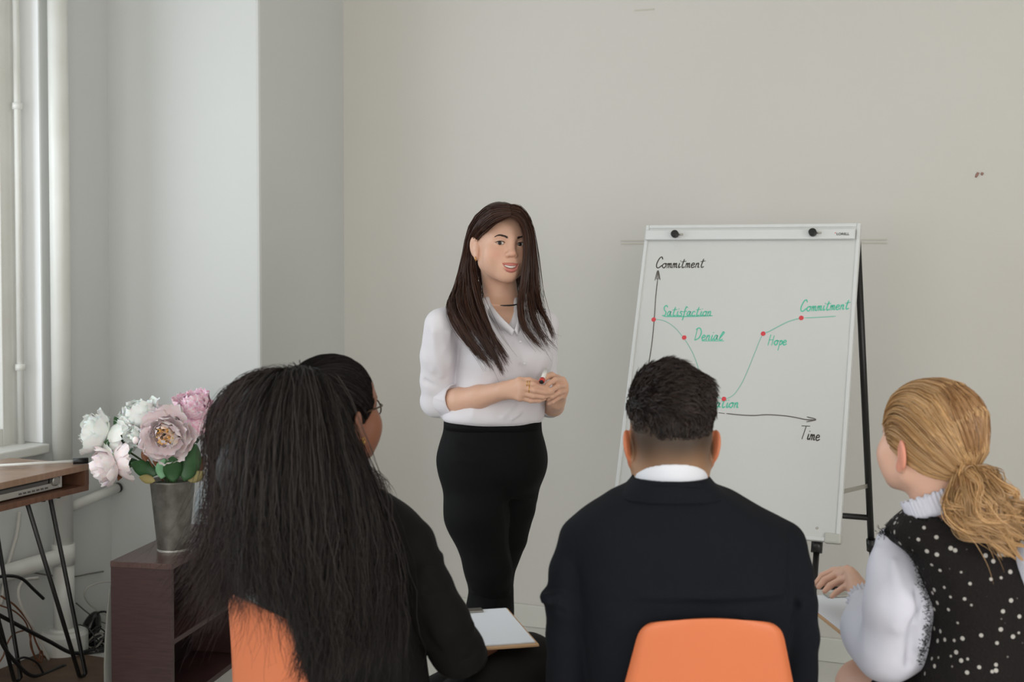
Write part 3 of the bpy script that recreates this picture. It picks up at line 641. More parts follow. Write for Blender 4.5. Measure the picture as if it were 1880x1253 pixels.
# legs
def leg(p0, p1, r0=0.0105, r1=0.0085, split=0.5, name='rear_leg'):
    p0, p1 = np.asarray(p0, float), np.asarray(p1, float); m = p0 + (p1 - p0) * split
    o = MB().tube([p0, m], r0, 14).build(name, BLACKM, easel, smooth=True)
    MB().tube([m, p1], r1, 14).build('leg_extension', BLACKM, easel, smooth=True)
    d = unit(p1 - p0); MB().tube([m - d * 0.02, m + d * 0.02], r0 * 1.45, 14).build('collar', BLACKM, easel, smooth=True)
    MB().tube([p1 - d * 0.03, p1], r1 * 1.4, 12).build('foot', BLACKM, easel, smooth=True)
fd = -BU
for px in (0.28, -0.28):
    a = brd(px, -0.44, -0.034); s_ = (0.0 - (-0.0) - a[2] + 0.012) / fd[2]
    leg(a, a + fd * s_, 0.0115, 0.009, 0.09, 'front_leg')
ra = V(1573, 420, 4.16); rb = V(1612, 1268, 4.52)
rb = ra + (rb - ra) * ((ra[2] - 0.012) / (ra[2] - rb[2]))
sh = BR * -0.60
ra_l, rb_l = ra + sh * 1.0, rb + sh * 1.05
leg(ra, rb, 0.0112, 0.0085, 0.665); leg(ra_l, rb_l, 0.0112, 0.0085, 0.665)
lp = lambda t, o=0: (ra + (rb - ra) * t + (ra_l + (rb_l - ra_l) * t - ra - (rb - ra) * t) * o)
MB().tube([lp(0.605), lp(0.605, 1)], 0.010, 12).build('crossbar', BLACKM, easel, smooth=True)
MB().tube([lp(0.004), lp(0.004, 1)], 0.010, 12).build('crossbar', BLACKM, easel, smooth=True)
for o_ in (0, 1):
    a = lp(0.535, o_); b = brd(0.30 - 0.6 * o_, -0.36, -0.024)
    d = unit(b - a); w = unit(np.cross(d, BR)); MB().box(a - w * 0.007, b - a, w * 0.014, unit(np.cross(d, w)) * 0.003).build('strut', STEEL, easel)
# ------------------------------------------------------------------ metal vase
VZ = 0.5005; vb = on_z(318, 1010, VZ); VD = vb[1]; vs = VD / FPX
TIN = material('aged_zinc', srgb(130, 127, 121), 0.42, metal=0.6, noise=(26, 0.8, srgb(94, 90, 84)), bump=(40, 0.15, 0.01))
vase = empty('vase', vb, 'tapered grey zinc vase on the dark shelf unit', 'vase')
vh = 0.243
MB().lathe(vb, (0, 0, 1), [(0, 0), (0, 0.052), (0.004, 0.054), (0.01, 0.0535), (vh - 0.006, 0.0765), (vh, 0.080), (vh + 0.003, 0.079), (vh - 0.004, 0.0735), (0.02, 0.049), (0.02, 0)], 40).build('body', TIN, vase, smooth=True)
MB().lathe(vb, (0, 0, 1), [(0.0, 0.0545), (0.0055, 0.0555), (0.008, 0.054)], 40).build('base_ring', material('pale_zinc', srgb(190, 188, 180), 0.4, metal=0.3), vase, smooth=True)
MB().lathe(vb + np.array([0, 0, vh - 0.012]), (0, 0, 1), [(0, 0), (0, 0.0725), (0.001, 0)], 30).build('filling', material('flower_foam', srgb(52, 58, 40), 0.9), vase)
# ------------------------------------------------------------------ peonies
def petal_mesh(name, curl, ruffle, seed):
    r = np.random.default_rng(seed); nu, nv = 9, 9; v = []
    for i in range(nu):
        t = i / (nu - 1); half = 0.52 * math.sin(math.pi * min(1, 0.12 + 0.74 * t) ** 0.9) if t < 1 else 0.36
        half = 0.50 * (0.28 + 0.72 * math.sin(math.pi / 2 * min(1, t * 1.35))) * (1 - 0.35 * max(0, t - 0.75) / 0.25)
        for j in range(nv):
            s = j / (nv - 1) * 2 - 1; x = half * s; edge = max(abs(s), t) ** 6
            y = t - 0.10 * s * s * t; z = curl * (t ** 2) * 0.55 + 0.35 * (s * s) * half - 0.12 * math.sin(t * math.pi)
            z += ruffle * edge * (math.sin(s * 7 + seed) * 0.6 + r.normal() * 0.35) * 0.1; y += ruffle * edge * 0.05 * r.normal()
            v.append((x, y, z))
    me = make_mesh(name, np.array(v), grid_faces(nu, nv)); return me
PETAL = {'white': material('white_petal', srgb(252, 254, 250), 0.6, noise=(5, 0.4, srgb(242, 248, 238)), sss=0.4), 'blush': material('blush_petal', srgb(255, 243, 243), 0.6, noise=(6, 0.6, srgb(252, 226, 228)), sss=0.4), 'pink': material('pink_petal', srgb(255, 240, 245), 0.6, noise=(9, 0.8, srgb(240, 165, 195)), sss=0.4), 'cream': material('cream_petal', srgb(255, 236, 224), 0.6, noise=(8, 0.8, srgb(250, 214, 188)), sss=0.4)}
PM = {k: [petal_mesh('petal', 0.75, 1.0, 3 + 7 * i + 50 * q) for i in range(3)] for q, k in enumerate(PETAL)}
for k in PM:
    for me in PM[k]: me.materials.append(PETAL[k])
STEMM = material('stem_green', srgb(70, 92, 52), 0.6); LEAF1 = material('leaf_green', srgb(52, 92, 50), 0.45, noise=(14, 0.6, srgb(36, 70, 40))); LEAF2 = material('pale_leaf_green', srgb(132, 176, 140), 0.5, noise=(14, 0.6, srgb(108, 158, 112))); LEAF3 = material('yellowed_leaf', srgb(150, 140, 92), 0.55, noise=(14, 0.6, srgb(170, 150, 90))); LEAFB = material('brown_leaf', srgb(120, 74, 44), 0.6)
STAM = material('stamen_yellow', srgb(232, 178, 96), 0.6)
def frame_from(z):
    z = unit(z); x = unit(np.cross([0.2, 0.3, 1.0] if abs(z[2]) < 0.9 else [1, 0.2, 0], z)); return np.stack([x, np.cross(z, x), z], 1)
def peony(px, py, dD, rpx, face, kind, label, inner=None, layers=((8, 98, 0.92), (8, 74, 1.0), (8, 52, 1.0), (7, 32, 0.92), (5, 12, 0.78)), seed=0, stamens=False, squash=1.0):
    r = np.random.default_rng(seed); c = V(px, py, VD + dD); R = rpx * (VD + dD) / FPX; F = frame_from(face)
    o = empty('peony', c, label, 'flower', 'peonies in the zinc vase')
    for n, tilt, sc_ in layers:
        ph = r.random() * 6.28; kk = kind if (inner is None or tilt > 30) else inner
        for i in range(n):
            az = ph + 2 * math.pi * i / n + r.normal() * 0.12; ti = math.radians(tilt + r.normal() * 6)
            d = np.array([math.cos(az) * math.sin(ti), math.sin(az) * math.sin(ti), math.cos(ti)]); rad = np.array([math.cos(az), math.sin(az), 0]); side = np.array([-math.sin(az), math.cos(az), 0]); nrm = np.cross(side, d)
            M = F @ np.stack([side, d, -nrm if (nrm @ rad) > 0 else nrm], 1)
            e = bpy.data.objects.new('petal', PM[kk][r.integers(3)]); COL.objects.link(e); e.parent = o
            S = R * sc_ * (1.06 + 0.1 * r.normal()); p0 = F @ (rad * 0.10 * R) - F[:, 2] * R * 0.45
            mm = np.eye(4); mm[:3, :3] = M @ np.diag([S * 1.05, S, S * squash]); mm[:3, 3] = p0; e.matrix_local = Matrix(mm.tolist())
    if stamens:
        m = MB()
        for i in range(46):
            az = r.random() * 6.28; q = r.random() ** 0.5 * 0.24 * R; a = c + F @ np.array([q * math.cos(az), q * math.sin(az), -0.2 * R]); b = a + F @ np.array([0.12 * R * math.cos(az), 0.12 * R * math.sin(az), (0.55 + 0.2 * r.random()) * R])
            m.tube([a, (a + b) / 2, b], [0.0012, 0.0012, 0.0026], 5)
        m.build('stamens', STAM, o, smooth=True)
    neck = vb + np.array([(px - 318) * 0.00018, 0.01, vh]); e = c - F[:, 2] * R * 0.45; mid = (neck + e) / 2 - F[:, 2] * 0.02
    MB().tube(spline([neck - np.array([0, 0, 0.1]), neck, mid, e], 14), 0.0035, 7).build('stem', STEMM, o, smooth=True)
    ms = MB().lathe(e - F[:, 2] * 0.006, F[:, 2], [(0, 0.004), (0.005, 0.016), (0.016, 0.022), (0.02, 0.018)], 12).build('calyx', STEMM, o, smooth=True)
    return o
def leaf(parent, b, t, wpx, mat, bow=0.02, dd0=0.0, dd1=0.0, twist=0.0):
    B, T = V(b[0], b[1], VD + dd0), V(t[0], t[1], VD + dd1); ax = T - B; L = np.linalg.norm(ax); y = ax / L; view = unit(B - CAMP); x = unit(np.cross(y, view)); z = np.cross(x, y)
    x, z = x * math.cos(twist) + z * math.sin(twist), z * math.cos(twist) - x * math.sin(twist); w = wpx * VD / FPX / 2; v = []
    for i in range(11):
        u = i / 10; hw = w * (math.sin(math.pi * u ** 0.8) ** 0.8 if 0 < u < 1 else 0.02)
        for j in range(5):
            s = j / 2 - 1; v.append(B + y * L * u + x * hw * s + z * (bow * math.sin(math.pi * u) + abs(s) * hw * 0.28 + 0.06 * hw * math.sin(9 * u + s)))
    o = obj('leaf', np.array(v), grid_faces(11, 5), mat, parent, smooth=True); m = o.modifiers.new('solid', 'SOLIDIFY'); m.thickness = 0.0012; return o
CF = np.array([0, -1.0, 0.1])
big = peony(307, 800, -0.06, 47, (0.02, -1, 0.12), 'blush', 'largest open blush peony with orange stamens facing forward', 'cream', layers=((8, 82, 1.0), (8, 60, 0.98), (7, 42, 0.9), (6, 26, 0.75)), seed=2, stamens=True)
p2 = peony(257, 764, 0.03, 41, (-0.35, -0.35, 0.9), 'white', 'white peony at the top between two others', seed=3)
p3 = peony(178, 797, 0.0, 40, (-1.0, -0.35, 0.45), 'white', 'white peony at the far left of the bunch', seed=4)
p4 = peony(195, 856, -0.05, 37, (-0.95, -0.5, -0.25), 'blush', 'pale pink peony hanging lowest beside the desk', seed=5)
p5 = peony(356, 748, 0.03, 38, (0.1, -0.3, 1.0), 'pink', 'pink streaked peony at the right next to the dark hair', 'pink', seed=6)
p6 = peony(372, 792, 0.06, 24, (0.6, -0.4, 0.5), 'white', 'smallest white peony half hidden by the dark hair', seed=8, layers=((6, 66, 1.0), (6, 40, 0.9), (5, 15, 0.8)))
p7 = peony(246, 800, -0.03, 24, (-0.3, -0.8, -0.1), 'white', 'small white bloom tucked behind the open blush peony', seed=9, layers=((6, 70, 1.0), (6, 45, 0.9), (4, 15, 0.8)))
p7b = MB()
leaf(p4, (243, 818), (190, 812), 26, LEAF1, 0.012, 0, -0.04); leaf(p4, (244, 822), (205, 838), 24, LEAF2, 0.01, 0, -0.05); leaf(p3, (232, 808), (210, 765), 22, LEAF1, 0.01, 0.02, 0.0); leaf(p3, (228, 800), (212, 780), 14, LEAF2, 0.01, 0.02, 0)
leaf(p4, (252, 845), (214, 868), 20, LEAF1, 0.01, 0, -0.03, 0.5); leaf(p4, (232, 850), (216, 884), 13, LEAFB, 0.006, 0, -0.03)
leaf(big, (290, 872), (240, 850), 30, LEAF1, 0.012, -0.04, -0.09); leaf(big, (296, 880), (302, 842), 26, LEAF2, 0.008, -0.05, -0.08); leaf(big, (318, 886), (316, 838), 34, LEAF1, 0.01, -0.05, -0.09); leaf(big, (338, 884), (360, 815), 40, LEAF1, 0.014, -0.04, -0.06)
leaf(p5, (345, 884), (376, 868), 20, LEAF3, 0.008, -0.02, -0.04); leaf(p2, (285, 884), (255, 876), 16, LEAF3, 0.006, -0.05, -0.08); leaf(p5, (352, 870), (378, 838), 24, LEAFB, 0.01, 0.02, 0.03); leaf(p6, (362, 815), (352, 775), 20, LEAF1, 0.01, 0.05, 0.03)
leaf(big, (268, 848), (262, 824), 12, LEAFB, 0.004, -0.05, -0.05); leaf(p2, (300, 862), (280, 846), 10, LEAFB, 0.004, -0.05, -0.06)
# bud on its own twig
bud = empty('flower_bud', V(249, 809, VD - 0.06), 'tiny pale closed bud left of the open blush peony', 'bud')
F_ = Field().ell(V(249, 809, VD - 0.06), (0.011, 0.011, 0.013)); v_, f_ = F_.mesh(0.003); obj('bud_head', v_, f_, PETAL['blush'], bud)
MB().tube(spline([V(300, 884, VD - 0.01), V(285, 865, VD - 0.03), V(268, 835, VD - 0.05), V(252, 815, VD - 0.06)], 12), 0.0025, 6).build('twig', LEAFB, bud, smooth=True)
# crumpled white bag behind the vase
bg = on_z(382, 992, 0.5005)
Fb = Field().ell(bg + np.array([0.03, 0.05, 0.11]), (0.085, 0.05, 0.118), k=0.01)
def crump(p):
    q = p * 1.0; return 0.006 * np.abs(noise3(q * 55, 1)) + 0.004 * np.abs(noise3(q * 110, 2)) - 0.006
Fb.disp(crump, bg - 0.3, bg + 0.4).plane(bg + np.array([0, 0, 0.0005]), (0, 0, -1), bg - 0.3, bg + 0.3)
v_, f_ = Fb.mesh(0.005); obj('plastic_bag', v_, f_, material('thin_plastic', srgb(214, 224, 228), 0.35), smooth=True, label='crumpled whitish plastic bag behind the zinc vase', cat='bag')
# ------------------------------------------------------------------ people: shared head
def rot(yaw=0.0, pitch=0.0, roll=0.0):
    """yaw about z (positive turns the face to image right), pitch (positive looks up), roll (positive leans to image right)"""
    return np.array(Matrix.Rotation(yaw, 3, 'Z') @ Matrix.Rotation(-pitch, 3, 'X') @ Matrix.Rotation(roll, 3, 'Y'))
class Head:
    """local axes: x to the face's left-hand side seen from the front, y backwards, z up; the eyes lie at z = 0"""
    def __init__(s, eye_mid, R, scale=1.0, eye_y=-0.078):
        s.R = np.asarray(R); s.k = scale; s.o = np.asarray(eye_mid, float) - s.R @ (np.array([0, eye_y, 0]) * scale)
    def P(s, x, y, z): return s.o + s.R @ (np.array([x, y, z]) * s.k)
    def pin(s, x, y, z, at):
        """move the head so that one of its points lies at a given place"""
        s.o = s.o + np.asarray(at, float) - s.P(x, y, z); return s
    def front(s, F, x, z, off=0.0):
        """face surface in front of (x, z), moved out by off"""
        ys = np.linspace(-0.125, -0.02, 106); d = F.eval(np.array([s.P(x, y, z) for y in ys])); i = int(np.argmax(d < 0))
        t = d[i - 1] / (d[i - 1] - d[i] + 1e-9); return (x, ys[i - 1] + (ys[i] - ys[i - 1]) * t - off, z)
    def local(s, v): return (v - s.o) @ s.R / s.k
    def add(s, F, neck=0.050, face=True, jaw=1.0, neck_to=None, ear=True):
        k_ = s.k; P = s.P
        def ell(c, r, k, mode='add', yaw=0.0, roll=0.0):
            RR = s.R @ np.array(Matrix.Rotation(yaw, 3, 'Z') @ Matrix.Rotation(roll, 3, 'Y')); F.ell(P(*c), np.array(r) * k_, RR, k * k_, mode)
        def cap(a, b, r0, r1, k, mode='add'): F.cap(P(*a), P(*b), r0 * k_, r1 * k_, k * k_, mode)
        ell((0, 0.012, 0.030), (0.0735, 0.098, 0.087), 0.0)
        ell((0, -0.043, 0.034), (0.060, 0.046, 0.052), 0.03)
        ell((0, -0.028, -0.035), (0.0565 * jaw, 0.056, 0.068), 0.03)
        for q in (-1, 1):
            ell((q * 0.040, -0.056, -0.030), (0.026, 0.0235, 0.026), 0.025); ell((q * 0.034, -0.044, -0.056), (0.024, 0.024, 0.026), 0.03)
            cap((q * 0.0455 * jaw, 0.004, -0.056), (q * 0.014, -0.060, -0.0905), 0.016, 0.0130, 0.03)
        ell((0, -0.0705, -0.0910), (0.0175, 0.016, 0.015), 0.022)
        ell((0, -0.070, -0.062), (0.029, 0.0215, 0.026), 0.02)
        if face:
            for q in (-1, 1):
                cap((q * 0.040, -0.071, 0.018), (q * 0.006, -0.081, 0.015), 0.0085, 0.0085, 0.018)
                ell((q * 0.0315, -0.100, -0.001), (0.019, 0.017, 0.0115), 0.016, 'sub')
                ell((q * 0.0305, -0.0735, 0.0), (0.0140, 0.0137, 0.0137), 0.005)
                ell((q * 0.0310, -0.090, -0.0003), (0.0135, 0.0125, 0.0046), 0.0022, 'sub', roll=q * -0.10)
        cap((0, -0.083, 0.006), (0, -0.0975, -0.024), 0.0075, 0.0092, 0.014); ell((0, -0.1000, -0.0295), (0.0105, 0.0095, 0.0085), 0.008)
        for q in (-1, 1):
            ell((q * 0.0115, -0.0905, -0.0335), (0.0072, 0.0092, 0.0066), 0.006)
            if face: ell((q * 0.0062, -0.0975, -0.0400), (0.0036, 0.005, 0.0028), 0.002, 'sub')
        if face:
            F0 = F.copy(); fr = lambda x, z, o: s.front(F0, x, z, o)
            U = [fr(-0.0270, -0.0575, -0.0015), fr(-0.0150, -0.0610, 0.0008), fr(-0.005, -0.0612, 0.0022), fr(0.005, -0.0612, 0.0022), fr(0.0150, -0.0610, 0.0008), fr(0.0270, -0.0575, -0.0015)]; ur = (0.0012, 0.0030, 0.0036, 0.0036, 0.0030, 0.0012)
            Lw = [fr(-0.0255, -0.0592, -0.0015), fr(-0.0150, -0.0722, 0.0003), fr(0, -0.0768, 0.0014), fr(0.0150, -0.0722, 0.0003), fr(0.0255, -0.0592, -0.0015)]; lr = (0.0012, 0.0036, 0.0046, 0.0036, 0.0012)
            rs = lambda pts, rr, n: [tuple(q) for q in spline(np.concatenate([np.array(pts), np.array(rr)[:, None]], 1), n)]
            M = [fr(-0.0232, -0.0590, 0.001), fr(-0.0140, -0.0650, 0.002), fr(0, -0.0684, 0.002), fr(0.0140, -0.0650, 0.002), fr(0.0232, -0.0590, 0.001)]; mr = (0.0010, 0.0032, 0.0042, 0.0032, 0.0010)
            U4, L4, M4 = rs(U, ur, 15), rs(Lw, lr, 15), rs(M, mr, 15)
            for q4, md in ((U4, 'add'), (L4, 'add'), (M4, 'sub')):
                for i in range(14):
                    cap(q4[i][:3], q4[i + 1][:3], q4[i][3], q4[i + 1][3], 0.0035 if md == 'add' else 0.0012, md)
                    if md == 'sub': cap((q4[i][0], q4[i][1] + 0.006, q4[i][2]), (q4[i + 1][0], q4[i + 1][1] + 0.006, q4[i + 1][2]), q4[i][3], q4[i + 1][3], 0.0012, md)
            U, Lw, M = [q[:3] for q in U4], [q[:3] for q in L4], [q[:3] for q in M4]
            s.M = M
            s.F0 = F0
            s.U, s.L = U, Lw
        if ear:
            for q in (-1, 1):
                ell((q * 0.0770, 0.012, -0.012), (0.0065, 0.0180, 0.0300), 0.008, yaw=q * -0.42, roll=q * 0.16); ell((q * 0.0715, 0.006, -0.038), (0.006, 0.009, 0.012), 0.008)
                ell((q * 0.0860, 0.006, -0.008), (0.0065, 0.0095, 0.0175), 0.003, 'sub', yaw=q * -0.42)
        if neck_to is not None: F.cap(P(0, 0.028, -0.055), neck_to, neck * k_, neck * 1.04 * k_, 0.028)
def seg_dist(p, pts):
    best = None; pts = np.asarray(pts, float)
    for a, b in zip(pts[:-1], pts[1:]):
        ab = b - a; t = np.clip((p - a) @ ab / (ab @ ab + 1e-12), 0, 1); d = np.linalg.norm(p - a - t[:, None] * ab, axis=1); best = d if best is None else np.minimum(best, d)
    return best
def in_box(c, lo, hi): return ((c > lo) & (c < hi)).all(1)
def multi_mesh(F, coarse, fines, lo=None, hi=None):
    """one surface meshed coarsely, with finer voxels inside the boxes (lo, hi, voxel)"""
    parts = []
    v, f = F.mesh(coarse, lo, hi); c = v[f].mean(1); keep = np.ones(len(f), bool)
    for l, u, h in fines: keep &= ~in_box(c, np.asarray(l) + coarse * 1.0, np.asarray(u) - coarse * 1.0)
    parts.append((v, f[keep]))
    for l, u, h in fines: parts.append(F.mesh(h, l, u))
    v, f = join(parts); used = np.zeros(len(v), bool); used[f.ravel()] = True; m = np.cumsum(used) - 1
    return v[used], m[f].astype(np.int32)
def skin_material(name, bump=0.02): return material(name, (0.6, 0.4, 0.3, 1), 0.48, spec=0.4, attr='Col', sss=0.12, bump=(180, bump, 0.002))
CLOTHW = material('white_cotton', srgb(216, 212, 217), 0.75, sheen=0.1, bump=(70, 0.08, 0.004)); CLOTHK = material('black_cloth', srgb(12, 11, 11), 0.85, spec=0.3, bump=(300, 0.1, 0.002))
EYEW = material('eye_white', srgb(226, 222, 216), 0.25, spec=0.5); IRISM = material('brown_iris', srgb(40, 25, 17), 0.2); PUPIL = material('pupil_black', srgb(8, 7, 7), 0.1); TEETH = material('teeth', srgb(240, 234, 226), 0.3); GOLD = material('gold', srgb(212, 170, 96), 0.3, metal=0.9); LASH = material('lash_black', srgb(30, 20, 17), 0.6); BROW = material('brow_brown', srgb(56, 40, 33), 0.6)
# ------------------------------------------------------------------ the presenter
D0 = 3.81
def W(px, py, dd=0.0): return V(px, py, D0 + dd)
MP = D0 / FPX
person = empty('person', [*W(905, 900)[:2], 0], 'standing person with long dark hair, white blouse and black trousers, holding a marker', 'person')
hd = Head(W(936.5, 447.5, -0.070), rot(math.radians(20.5), math.radians(1.0), math.radians(3.0)), 1.0)
B = Field()
hd.add(B, 0.049, neck_to=W(922, 562, 0.035))
# trunk below the blouse
def rowpx(y, xl, xr, half_depth, dd=0.0, D=None):
    D = (D0 if D is None else D) + dd; c = V((xl + xr) / 2, y, D); return (c[2], c[0], c[1], (xr - xl) / 2 * D / FPX, half_depth)
B.loft([rowpx(560, 885, 960, 0.062, 0.03), rowpx(580, 845, 985, 0.075, 0.0), rowpx(620, 848, 996, 0.092), rowpx(680, 848, 1000, 0.098), rowpx(740, 842, 992, 0.090), rowpx(800, 822, 988, 0.10), rowpx(860, 818, 990, 0.105)], k=0.03)
B.cap(W(920, 572, 0.02), W(816, 598, -0.075), 0.036, 0.036, 0.03).cap(W(925, 572, 0.02), W(996, 596, 0.08), 0.036, 0.036, 0.03)
el_l, el_r = W(803, 736, 0.0), W(1006, 744, 0.10); wr_l, wr_r = W(926, 717.5, -0.165), W(1022, 736, -0.09)
B.chain([W(816, 600, -0.075), W(805, 660, -0.04), el_l], [0.036, 0.035, 0.034], 0.02).chain([W(996, 598, 0.08), W(1000, 670, 0.1), el_r], [0.034, 0.028, 0.028], 0.02)
B.chain([el_l, W(846, 736, -0.06), W(880, 729, -0.105), wr_l], [0.036, 0.0370, 0.0325, 0.0245], 0.012).chain([el_r, W(1016, 745, 0.0), wr_r], [0.029, 0.030, 0.0245], 0.012)
LEG_L = ([W(862, 850, -0.01), W(875, 945, -0.02), W(897, 1050, -0.01), W(900, 1120, 0.0), W(902, 1250, 0.03), W(905, 1388, 0.05)], [0.066, 0.062, 0.046, 0.042, 0.04, 0.034])
LEG_R = ([W(945, 850, 0.02), W(930, 950, 0.05), W(912, 1050, 0.09), W(905, 1130, 0.13), W(905, 1250, 0.16), W(912, 1388, 0.18)], [0.066, 0.060, 0.040, 0.038, 0.038, 0.034])
B.chain(*LEG_L, 0.02).chain(*LEG_R, 0.02)
# hands: (knuckle, joint, joint, tip) for each finger
def hand(F, wrist, fingers, thumb, rw=0.019, scale=1.0, Wf=None):
    Wf = Wf or W; K = [Wf(*f[0]) for f in fingers]; s = scale
    for q in K: F.cap(wrist, q, rw * s, 0.0108 * s, 0.010)
    for a, b in zip(K[:-1], K[1:]): F.cap(a, b, 0.0100 * s, 0.0100 * s, 0.006)
    r = [(0.0090, 0.0080, 0.0072, 0.0058), (0.0092, 0.0082, 0.0074, 0.0060), (0.0088, 0.0078, 0.0070, 0.0056), (0.0078, 0.0068, 0.0062, 0.0050)]
    for f, rr in zip(fingers, r): F.chain([Wf(*q) for q in f], [q * s for q in rr], 0.0028)
    t = [Wf(*q) for q in thumb]; F.cap(wrist, t[0], rw * s, 0.0125 * s, 0.012); F.chain(t, [0.0120 * s, 0.0098 * s, 0.0088 * s, 0.0066 * s], 0.004)
HL = [[(957, 705, -0.207), (978, 706, -0.214), (997, 712, -0.203), (1011, 717, -0.194)], [(959, 713, -0.210), (981, 717, -0.216), (1001, 721, -0.205), (1014, 721, -0.194)], [(958, 722, -0.207), (979, 727, -0.211), (996, 729, -0.202), (1008, 727, -0.192)], [(955, 730, -0.201), (974, 736, -0.203), (989, 736, -0.197), (1000, 733, -0.19)]]
HR = [[(1032, 699, -0.150), (1019, 698, -0.182), (1007, 705, -0.196), (1000, 711, -0.196)], [(1036, 708, -0.145), (1023, 710, -0.182), (1012, 717, -0.197), (1004, 723, -0.195)], [(1036, 717, -0.140), (1025, 721, -0.176), (1014, 728, -0.188), (1007, 733, -0.182)], [(1033, 726, -0.135), (1024, 731, -0.166), (1015, 738, -0.176), (1008, 742, -0.170)]]
hand(B, wr_l, HL, [(938, 706, -0.182), (954, 699, -0.198), (972, 699, -0.200), (987, 703, -0.196)])
hand(B, wr_r, HR, [(1024, 697, -0.125), (1013, 690, -0.158), (1003, 692, -0.182), (997, 699, -0.194)])
hb = (hd.o - [0.125, 0.16, 0.275], hd.o + [0.125, 0.14, 0.15])
hand_lo = np.minimum(W(836, 765, -0.26), W(836, 765, 0.0)); hand_hi = np.maximum(W(1048, 683, -0.26), W(1048, 683, 0.02))
bv, bf = multi_mesh(B, 0.008, [(hb[0], hb[1], 0.0019), (hand_lo, hand_hi, 0.0020)])
SKW = np.array(srgb(212, 168, 144)[:3])
def face_colors(v, head, skin, lips=(190, 108, 100), blush=(206, 128, 108)):
    c = np.tile(skin, (len(v), 1)); p = head.local(v); near = (np.abs(p) < [0.09, 0.12, 0.15]).all(1); q = p[near]
    cc = c[near]; lip = np.array(srgb(*lips)[:3]); bl = np.array(srgb(*blush)[:3])
    for sx in (-1, 1):
        m = 0.35 * np.exp(-(((q - [sx * 0.042, -0.075, -0.032]) / [0.018, 0.03, 0.016]) ** 2).sum(1)); cc = cc * (1 - m[:, None]) + bl * m[:, None]
    m = 0.30 * np.exp(-(((q - [0, -0.105, -0.031]) / [0.010, 0.02, 0.009]) ** 2).sum(1)); cc = cc * (1 - m[:, None]) + bl * m[:, None]
    ax = np.abs(q[:, 0]); d = np.minimum(seg_dist(q, head.U) - (0.0060 - 0.0040 * np.minimum(ax / 0.027, 1) ** 2), seg_dist(q, head.L) - (0.0068 - 0.0048 * np.minimum(ax / 0.0255, 1) ** 2)); m = 0.9 * (1 - smoothstep(-0.0006, 0.0008, d)) * (q[:, 1] < -0.065)
    cc = cc * (1 - m[:, None]) + lip * m[:, None]
    m = (q[:, 1] < -0.070) & (q[:, 1] > -0.0885) & (np.abs(q[:, 0]) < 0.02) & (np.abs(q[:, 2] + 0.066) < 0.0055) & (d > 0.0); 
    c[near] = cc; return c
SKIN = skin_material('skin_presenter')
obj('body', bv, bf, SKIN, person, colors=face_colors(bv, hd, SKW))
def ball(c, r, n=16, sq=(1, 1, 1)):
    u = np.linspace(0, math.pi, n); w = np.linspace(0, 2 * math.pi, 2 * n, endpoint=False); U, Wv = np.meshgrid(u, w, indexing='ij')
    v = np.stack([np.sin(U) * np.cos(Wv), np.sin(U) * np.sin(Wv), np.cos(U)], -1).reshape(-1, 3) * r * np.array(sq) + c; return v, grid_faces(n, 2 * n, True)
def eyes(head, gaze, parent, iris=IRISM):
    for q in (-1, 1):
        c = head.P(q * 0.0305, -0.0735, 0.0); v, f = ball(c, 0.0124 * head.k); e = obj('eye', v, f, EYEW, parent)
        g = unit(gaze - c); r = 0.0124 * head.k
        MB().lathe(c + g * r * 0.86, g, [(0.0, r * 0.47), (r * 0.13, r * 0.46), (r * 0.155, r * 0.40), (r * 0.165, 0)], 20).build('iris', iris, e, smooth=True)
        MB().lathe(c + g * r * 1.01, g, [(0.0, r * 0.20), (r * 0.025, r * 0.19), (r * 0.03, 0)], 14).build('pupil', PUPIL, e, smooth=True)
        # upper lash line and eyebrow
        A = [(q * 0.0175, -0.0845, 0.0005), (q * 0.0235, -0.0876, 0.0040), (q * 0.0310, -0.0885, 0.0052), (q * 0.0385, -0.0860, 0.0043), (q * 0.0445, -0.0800, 0.0012), (q * 0.0475, -0.0775, 0.0022)]
        MB().tube(spline([head.P(*a) for a in A], 18), np.interp(np.linspace(0, 1, 18), [0, 0.2, 0.7, 1], [0.0005, 0.0011, 0.0013, 0.0003]) * head.k, 6).build('eyelashes', LASH, parent, smooth=True)
        A = [(q * 0.0185, -0.0835, -0.0010), (q * 0.026, -0.0860, -0.0042), (q * 0.034, -0.0858, -0.0046), (q * 0.044, -0.0800, -0.0012)]
        MB().tube(spline([head.P(*a) for a in A], 12), 0.00045 * head.k, 5).build('lower_lashes', LASH, parent, smooth=True)
        bp = [head.front(head.F0, q * x_, z_, 0.0012) for x_, z_ in ((0.0135, 0.0155), (0.0215, 0.0180), (0.0310, 0.0208), (0.0400, 0.0212), (0.0490, 0.0165))]
        n = 220; r_ = np.random.default_rng(5 + q); S = spline(np.array(bp), 40); paths = []
        for i in range(n):
            t = r_.random(); j = int(t * 36); wdt = 0.0028 * (1 - 0.6 * t); o = S[j] + np.array([0, -0.0006 * r_.random(), wdt * (r_.random() * 2 - 1)]); d = unit(S[min(j + 3, 39)] - S[j]) * 0.006 + np.array([0, 0.0002, (0.0018 * (1 - t) if r_.random() < .7 else -0.0005)])
            paths.append([head.P(*(o + d * u)) for u in (0, 0.5, 1.0)])
        v, f = strands(np.array(paths), 0.00042 * head.k); obj('eyebrow', v, f, BROW, parent)
